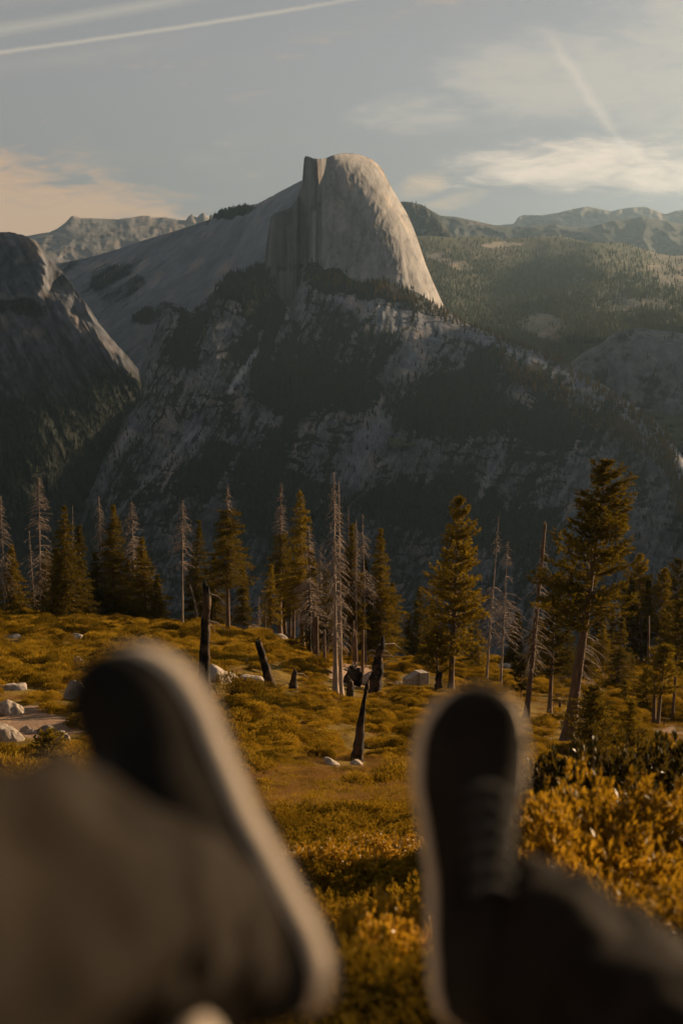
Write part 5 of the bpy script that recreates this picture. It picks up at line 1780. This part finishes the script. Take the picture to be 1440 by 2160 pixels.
GM = 'rounded shrubs on the left bank'
for k, (px, py, w_, h_, lab) in enumerate([
        (100, 1350, 60, 26, 'rounded shrub left of the boulder with the dark hollow'), (340, 1372, 70, 40, 'big round shrub at the end of the bank above the left shoe'),
        (30, 1310, 60, 24, 'shrub at the far left beneath the edge trees'), (170, 1330, 70, 26, 'shrub on the brow beneath the left grove'),
        (120, 1400, 90, 30, 'wide shrub left of the tilted ribbed boulder'), (40, 1405, 90, 34, 'wide shrub near the left edge above the long low slab'),
        (110, 1455, 80, 26, 'shrub left of the large rounded grey boulder'), (115, 1505, 90, 30, 'shrub overhanging the bare soil'),
        (510, 1486, 130, 56, 'dark spreading shrub below the grooved boulder'), (540, 1395, 80, 20, 'flat shrub above the leaning charred post'),
        (395, 1375, 60, 30, 'shrub left of the tall burnt snag'), (850, 1560, 70, 34, 'round shrub right of the slender charred snag'),
        (800, 1548, 60, 30, 'round shrub close behind the slender charred snag'), (1150, 1525, 60, 22, 'low round shrub between leaning snag and huge pine'),
        (230, 1352, 60, 22, 'shrub right of the boulder with the dark hollow')]):
    x, y, z = on_ground(px, py)
    kk = F / (y * math.cos(PITCH) - z * math.sin(PITCH))
    me = kinds[k % 3].data
    o = link('round_shrub', me, None, None, (x, y, z - 0.1))
    o.scale = (w_ / kk / 1.8, w_ / kk / 2.0, h_ / kk / 0.62)
    o.rotation_euler = (0, 0, k * 1.3)
    tag(o, lab, 'shrub', GM)
for k, (px, pb, pt, w_) in enumerate([(205, 1308, 1262, 50), (268, 1318, 1284, 36)]):
    loc, H, lx, kk = place((px, pb), (px, pt))
    b = stems_mesh('dead_bush', 90, H, w_ / kk / 2, 90 + k, 0.03)
    o = link('dead_bush', b, M['bark_pale'], None, loc)
    tag(o, ['bare pinkish brush beneath the bleached leaning spire', 'smaller bare brush below the dense green fir'][k], 'bush', 'bare brush by the left grove')

# ------------------------------------------------------------------ the person sitting on the rock
AX_R = np.array([1.0, 0, 0]); AX_U = np.array([0, math.sin(PITCH), math.cos(PITCH)]); AX_T = np.array([0, -math.cos(PITCH), math.sin(PITCH)])


def cs(r, u, t): return AX_R * r + AX_U * u + AX_T * t


def mat_cloth(name, a, b_, scale=60, rough=0.9, sheen=0.3):
    m, t, b, out = new_mat(name)
    tc = t.node('ShaderNodeNewGeometry').outputs['Position']
    n = t.noise(tc, 9, 3, 0.6); f = t.noise(tc, scale * 6, 2, 0.6)
    col = t.ramp(t.math('ADD', t.math('MULTIPLY', n, .7), t.math('MULTIPLY', f, .3)), [(0.35, a), (0.65, b_)])
    t.set(b.inputs['Base Color'], col)
    b.inputs['Roughness'].default_value = rough
    b.inputs['Specular IOR Level'].default_value = 0.06
    b.inputs['Sheen Weight'].default_value = sheen
    bp = t.node('ShaderNodeBump'); bp.inputs['Strength'].default_value = 0.3; bp.inputs['Distance'].default_value = 0.002
    t.set(bp.inputs['Height'], f); t.l.new(bp.outputs[0], b.inputs['Normal'])
    return m


M['trousers'] = mat_cloth('olive brown trouser cloth', (0.0065, 0.0048, 0.0034), (0.021, 0.0157, 0.0108), sheen=0.0)
M['shoe_upper'] = mat_cloth('dark canvas', (0.007, 0.006, 0.005), (0.023, 0.0185, 0.014), sheen=0.0)
M['sole'] = mat_cloth('pale rubber', (0.48, 0.38, 0.28), (0.60, 0.49, 0.37), 20, 0.6, 0.0)
M['lace'] = mat_cloth('shoe lace', (0.03, 0.028, 0.024), (0.05, 0.045, 0.04))
M['jacket'] = mat_cloth('dark jacket cloth', (0.03, 0.03, 0.032), (0.06, 0.058, 0.055))
M['skin'] = mat_cloth('skin', (0.45, 0.28, 0.2), (0.55, 0.36, 0.26), 20, 0.5, 0.0)

person = thing('person', 'person sitting on the rock, legs stretched forward, brown trousers and dark canvas shoes', 'person', (0, 0.15, -0.75))


def pl(v):
    """world coordinates -> the person's own"""
    return np.asarray(v, float) - np.array([0, 0.15, -0.75])


SW = ([0, .015, .05, .12, .25, .42, .58, .70, .80, .88, .94, .98, 1.0], [0.004, .018, .029, .0345, .034, .0325, .039, .0465, .0475, .043, .034, .020, .004])


def build_shoe(origin, a, b, lean, label, wk=1.0, hk=1.0, lk=1.0):
    """origin = heel of the sole, a = heel-to-toe, b = sole-to-instep"""
    a = unit(a); b = unit(b - a * (a @ b)); c = np.cross(a, b)
    Lf = 0.302 * lk

    def W(x, y, z):
        return pl(origin + a * x + b * z + c * y)
    root = bpy.data.objects.new('shoe', None); COL.objects.link(root); root.parent = person; root['label'] = label
    s = np.concatenate([np.linspace(0, .06, 7), np.linspace(.08, .92, 34), np.linspace(.93, 1, 9)])
    hw = np.interp(s, *SW) * wk
    asym = 0.007 * np.sin((s - .2) * 3.4) * lean
    rock = 0.012 * sstep(s, .75, 1.0) ** 1.5
    # sole with a rounded profile
    prof = [(0.008, 0.78), (0.010, 0.93), (0.015, 0.99), (0.024, 1.00), (0.030, 0.98), (0.033, 0.92)]
    rows = []
    for z, k in prof:
        l = [W(x * Lf, h * k + 0.0025 * k * min(1, h / .02) + dy, z + rz) for x, h, dy, rz in zip(s, hw, asym, rock)]
        r = [W(x * Lf, -h * k - 0.005 * k * min(1, h / .02) + dy, z + rz) for x, h, dy, rz in zip(s[::-1], hw[::-1], asym[::-1], rock[::-1])]
        # push the ends out a little too
        rows.append(l + r)
    A = np.array(rows); n = A.shape[1]
    mb = MB()
    i = np.arange(len(prof) - 1)[:, None] * n; j = np.arange(n)[None]
    f = np.stack([i + j, i + (j + 1) % n, i + n + (j + 1) % n, i + n + j], -1).reshape(-1, 4)
    mb.add(A.reshape(-1, 3), f)
    m = len(s)
    for row in (A[0], A[-1]):
        L_, R_ = row[:m], row[m:][::-1]
        mb.add(np.concatenate([L_, R_]), [[q, q + 1, m + q + 1, m + q] for q in range(m - 1)])
    mb.build('sole', M['sole'], root)
    # tread grooves line round the sole
    g = MB()
    ring = [W(x * Lf, h * 1.0 + .0028 + dy, .013 + rz) for x, h, dy, rz in zip(s, hw, asym, rock)]
    g.tube(ring, 0.0012, 4, False)
    g.build('sole_stripe', M['shoe_upper'], root); g = MB()
    ring = [W(x * Lf, -h * 1.0 - .0028 + dy, .013 + rz) for x, h, dy, rz in zip(s, hw, asym, rock)]
    g.tube(ring, 0.0012, 4, False)
    g.build('sole_stripe', M['shoe_upper'], root)
    # upper
    hh = np.interp(s, [0, .03, .10, .20, .30, .40, .50, .62, .74, .85, .93, .98, 1.0], [.050, .088, .112, .118, .112, .100, .088, .080, .070, .062, .055, .044, .030])
    hh = hh * (1 + (hk - 1) * sstep(s, .4, .6))
    ph = np.linspace(0, math.pi, 21)
    V = []
    rng = np.random.default_rng(9)
    for x, h, dy, rz, top in zip(s, hw, asym, rock, hh):
        for p in ph:
            cc, ss = math.cos(p), math.sin(p)
            wr = 1 + 0.05 * float(fbm(x * 9, p * 1.2, 3 + lean, 3)) * (1 if x > .35 else 1.6)
            tuck = 1 - 0.30 * sstep(x, .5, .15) * ss
            V.append(W(x * Lf, (h * .97 * np.sign(cc) * abs(cc) ** .8) * wr * tuck + dy, .031 + rz + (top - .031) * ss ** 0.75 * wr))
    nr, nc = len(s), len(ph)
    me = mesh_np('upper', np.array(V), grid_faces(nr, nc), True)
    up_ = link('upper', me, M['shoe_upper'], root)
    sm = up_.modifiers.new('smooth', 'SUBSURF'); sm.levels = 1; sm.render_levels = 1
    # toe seam, eyelet strip and laces
    t_ = MB()
    for x0, tp in ((0.80, .057),):
        pts = [W(x0 * Lf + .02 * math.sin(p), .046 * math.cos(p), .033 + .027 * math.sin(p) ** .75) for p in np.linspace(.05, 3.09, 16)]
        t_.tube(pts, 0.0016, 5, False)
    t_.build('toe_seam', M['lace'], root)
    l_ = MB()
    for q in range(6):
        x = (.40 + q * .055) * Lf; z = np.interp(.40 + q * .055, s, hh) + .003
        pts = [W(x + .008 * math.sin(w_ * 3.1), -.020 + .04 * w_, z - .006 * (2 * w_ - 1) ** 2) for w_ in np.linspace(0, 1, 7)]
        l_ = MB()
        l_.tube(pts, 0.0028, 6, True)
        l_.build('lace', M['lace'], root)
    return root


def px3(px, py, d): return P(px, py, d)


def shoe_from(toe_px, heel_px, d_toe, d_heel, bdir, lean, label, wk=1.0, hk=1.0, lk=1.0):
    t = px3(*toe_px, d_toe); h = px3(*heel_px, d_heel)
    build_shoe(h, t - h, bdir, lean, label, wk, hk, lk)
    return h, unit(t - h)


hL, aL = shoe_from((290, 1362), (722, 2100), 1.04, 0.87, cs(-0.54, -0.26, 0.80), 1, 'dark shoe tilted outward with its pale sole edge on the right', 0.98, 1.18, 0.955)
hR, aR = shoe_from((1000, 1452), (985, 2170), 1.31, 1.20, cs(0.10, 0.12, 0.99), -1, 'dark shoe seen from above with pale rim all round', 1.04, 1.0, 1.02)


def limb(mb, pts, rad, n=40, folds=0.09, seed=0, segs=70, open_end=True):
    pts = np.array(pts, float); m = len(pts)
    tt = np.linspace(0, m - 1, segs)
    # smooth curve through the points
    q = np.array([np.interp(tt, np.arange(m), pts[:, k]) for k in range(3)]).T
    rr = np.interp(tt, np.arange(m), rad)
    for _ in range(40):
        q[1:-1] = (q[:-2] + 2 * q[1:-1] + q[2:]) / 4
        rr[1:-1] = (rr[:-2] + 2 * rr[1:-1] + rr[2:]) / 4
    tan = unit(np.gradient(q, axis=0))
    ref = np.array([0.1, 0.2, 1.0])
    a = unit(np.cross(tan, ref)); b = np.cross(tan, a)
    th = np.arange(n) / n * 2 * np.pi
    S, TH = np.meshgrid(tt, th, indexing='ij')
    d = folds * (0.9 * fbm(S * 1.0 + .5 * np.cos(TH), np.cos(TH) * 1.1 + seed, np.sin(TH) * 1.1 + 2 * seed, 2) + 0.6 * fbm(S * 2.4 + 0.7 * np.sin(TH + seed), np.cos(TH) * 1.3 + seed, np.sin(TH) * 1.3, 3, 0.5, True) + 0.5 * fbm(S * 6 + 1.2 * np.cos(TH * 1 + seed), np.cos(TH) * 2, np.sin(TH) * 2 + seed, 2))
    r2 = rr[:, None] * (1 + d)
    v = q[:, None] + r2[..., None] * (np.cos(TH)[..., None] * a[:, None] + np.sin(TH)[..., None] * b[:, None])
    i = np.arange(segs - 1)[:, None] * n; j = np.arange(n)[None]
    f = np.stack([i + j, i + n + j, i + n + (j + 1) % n, i + (j + 1) % n], -1).reshape(-1, 4)
    mb.add(pl(v.reshape(-1, 3)), f)
    return q


ankL = px3(430, 1990, .85); ankR = px3(1055, 1975, 1.20)
cuffL = px3(400, 1880, 1.0); cuffR = px3(1080, 1945, 1.21)
kneeL = np.array([-0.31, 0.46, -0.32]); kneeR = np.array([0.38, 0.70, -0.52])
hipL = np.array([-0.10, 0.16, -0.66]); hipR = np.array([0.10, 0.16, -0.66])
tr = MB()
limb(tr, [px3(425, 2005, .85), px3(335, 1965, .81), px3(160, 1925, .75), px3(0, 1895, .68), kneeL, (kneeL + hipL) / 2 + [0, 0, .02], hipL, hipL + [.05, -.12, .02]],
     [.049, .056, .065, .070, .080, .092, .108, .11], seed=1, folds=0.30)
to1 = tr.build('trouser_leg', M['trousers'], person)
tr = MB()
limb(tr, [cuffR, px3(1250, 2110, 1.10), px3(1480, 2320, .96), kneeR, (kneeR + hipR) / 2 + [0, 0, .02], hipR, hipR + [-.05, -.12, .02]],
     [.056, .062, .069, .080, .092, .108, .11], seed=5, folds=0.34)
to2 = tr.build('trouser_leg', M['trousers'], person)
for tr_o in (to1, to2):
    rm = tr_o.modifiers.new('cloth thickness', 'SOLIDIFY'); rm.thickness = 0.003


def body():
    """one continuous figure: legs, trunk, arms braced behind on the rock (the eye of the view is the sitter's own)"""
    sk_v = [np.array([0, .10, -.62]), np.array([0, 0.0, -.50]), np.array([0, -.14, -.36]), np.array([0, -.26, -.22]), np.array([0, -.33, -.13])]
    edges = [(0, 1), (1, 2), (2, 3), (3, 4)]
    rad = [.13, .12, .135, .12, .055]

    def chain(start, pts, rs):
        prev = start
        for p, r in zip(pts, rs):
            sk_v.append(np.array(p, float)); rad.append(r); edges.append((prev, len(sk_v) - 1)); prev = len(sk_v) - 1
        return prev
    footL, footR = hL + aL * .07, hR + aR * .07
    chain(0, [hipL, (hipL + kneeL) / 2, kneeL, (kneeL + ankL) / 2 * 1.0, ankL, hL + aL * .2], [.085, .07, .055, .048, .034, .024])
    chain(0, [hipR, (hipR + kneeR) / 2, kneeR, (kneeR + ankR) / 2 * 1.0, ankR, hR + aR * .12 + cs(0, 0, .05)], [.085, .07, .055, .040, .024, .016])
    for sgn in (-1, 1):
        e = chain(3, [(sgn * .17, -.27, -.22), (sgn * .27, -.42, -.42), (sgn * .26, -.50, -.62), (sgn * .26, -.52, -.68)], [.055, .042, .032, .026])
        for fz in range(5):
            ang_ = (-.5 + .25 * fz) if fz < 4 else 1.3
            base = np.array([sgn * .26, -.54, -.69])
            dd = np.array([sgn * math.sin(ang_) * .9, -math.cos(ang_), -.1])
            ln_ = [.06, .075, .08, .07, .05][fz]
            chain(e, [base + dd * .04, base + dd * (.04 + ln_ * .5) + [0, 0, .006], base + dd * (.04 + ln_) + [0, 0, -.008]], [.011, .009, .007])
    me = bpy.data.meshes.new('body')
    me.from_pydata([tuple(pl(v)) for v in sk_v], edges, [])
    o = link('body', me, M['skin'], person)
    sk = o.modifiers.new('skin', 'SKIN'); sk.use_smooth_shade = True
    for k, r in enumerate(rad): me.skin_vertices[0].data[k].radius = (r, r)
    me.skin_vertices[0].data[0].use_root = True
    ss = o.modifiers.new('sub', 'SUBSURF'); ss.levels = 1; ss.render_levels = 1
    # jacket over trunk and arms
    jk = bpy.data.meshes.new('jacket')
    jv = sk_v[:4] + [np.array([s_ * .17, -.27, -.22]) for s_ in (-1, 1)] + [np.array([s_ * .27, -.42, -.42]) for s_ in (-1, 1)] + [np.array([s_ * .26, -.50, -.60]) for s_ in (-1, 1)]
    jk.from_pydata([tuple(pl(v)) for v in jv], [(0, 1), (1, 2), (2, 3), (3, 4), (3, 5), (4, 6), (5, 7), (6, 8), (7, 9)], [])
    jo = link('jacket', jk, M['jacket'], person)
    jo.modifiers.new('skin', 'SKIN').use_smooth_shade = True
    for k, r in enumerate([.145, .14, .15, .135, .07, .07, .055, .055, .042, .042]): jk.skin_vertices[0].data[k].radius = (r, r)
    jk.skin_vertices[0].data[0].use_root = True
    jo.modifiers.new('sub', 'SUBSURF').render_levels = 1


body()

# the rock the sitter rests on, its edge just under the heels
seat = link('seat_rock', boulder_mesh('seat_rock', 1.5, 1.35, 1.0, 5, 5, 0.10, 60, 40), M['boulder'], None, (0.0, -0.12, -1.72))
seat.rotation_euler = (0.0, 0, 0.4)
tag(seat, 'weathered granite rock the person sits on, below the shoes', 'boulder')
rest = link('heel_rock', boulder_mesh('heel_rock', .30, .16, .34, 12, 4, 0.10), M['boulder'], None, (0.10, 1.12, -1.02))
tag(rest, 'granite rock just below the frame that the right heel rests on', 'rock')
rest = link('heel_rock', boulder_mesh('heel_rock', .13, .10, .36, 13, 4, 0.10), M['boulder'], None, (-0.02, .84, -.86))
tag(rest, 'narrow granite rock just below the frame that the left heel rests on', 'rock')
knob = link('rock_knob', boulder_mesh('rock_knob', .022, .03, .02, 9, 3, 0.08), M['boulder'], None, tuple(P(395, 2222, .74)))
tag(knob, 'small pale stone at the bottom edge below the left trouser leg', 'rock')
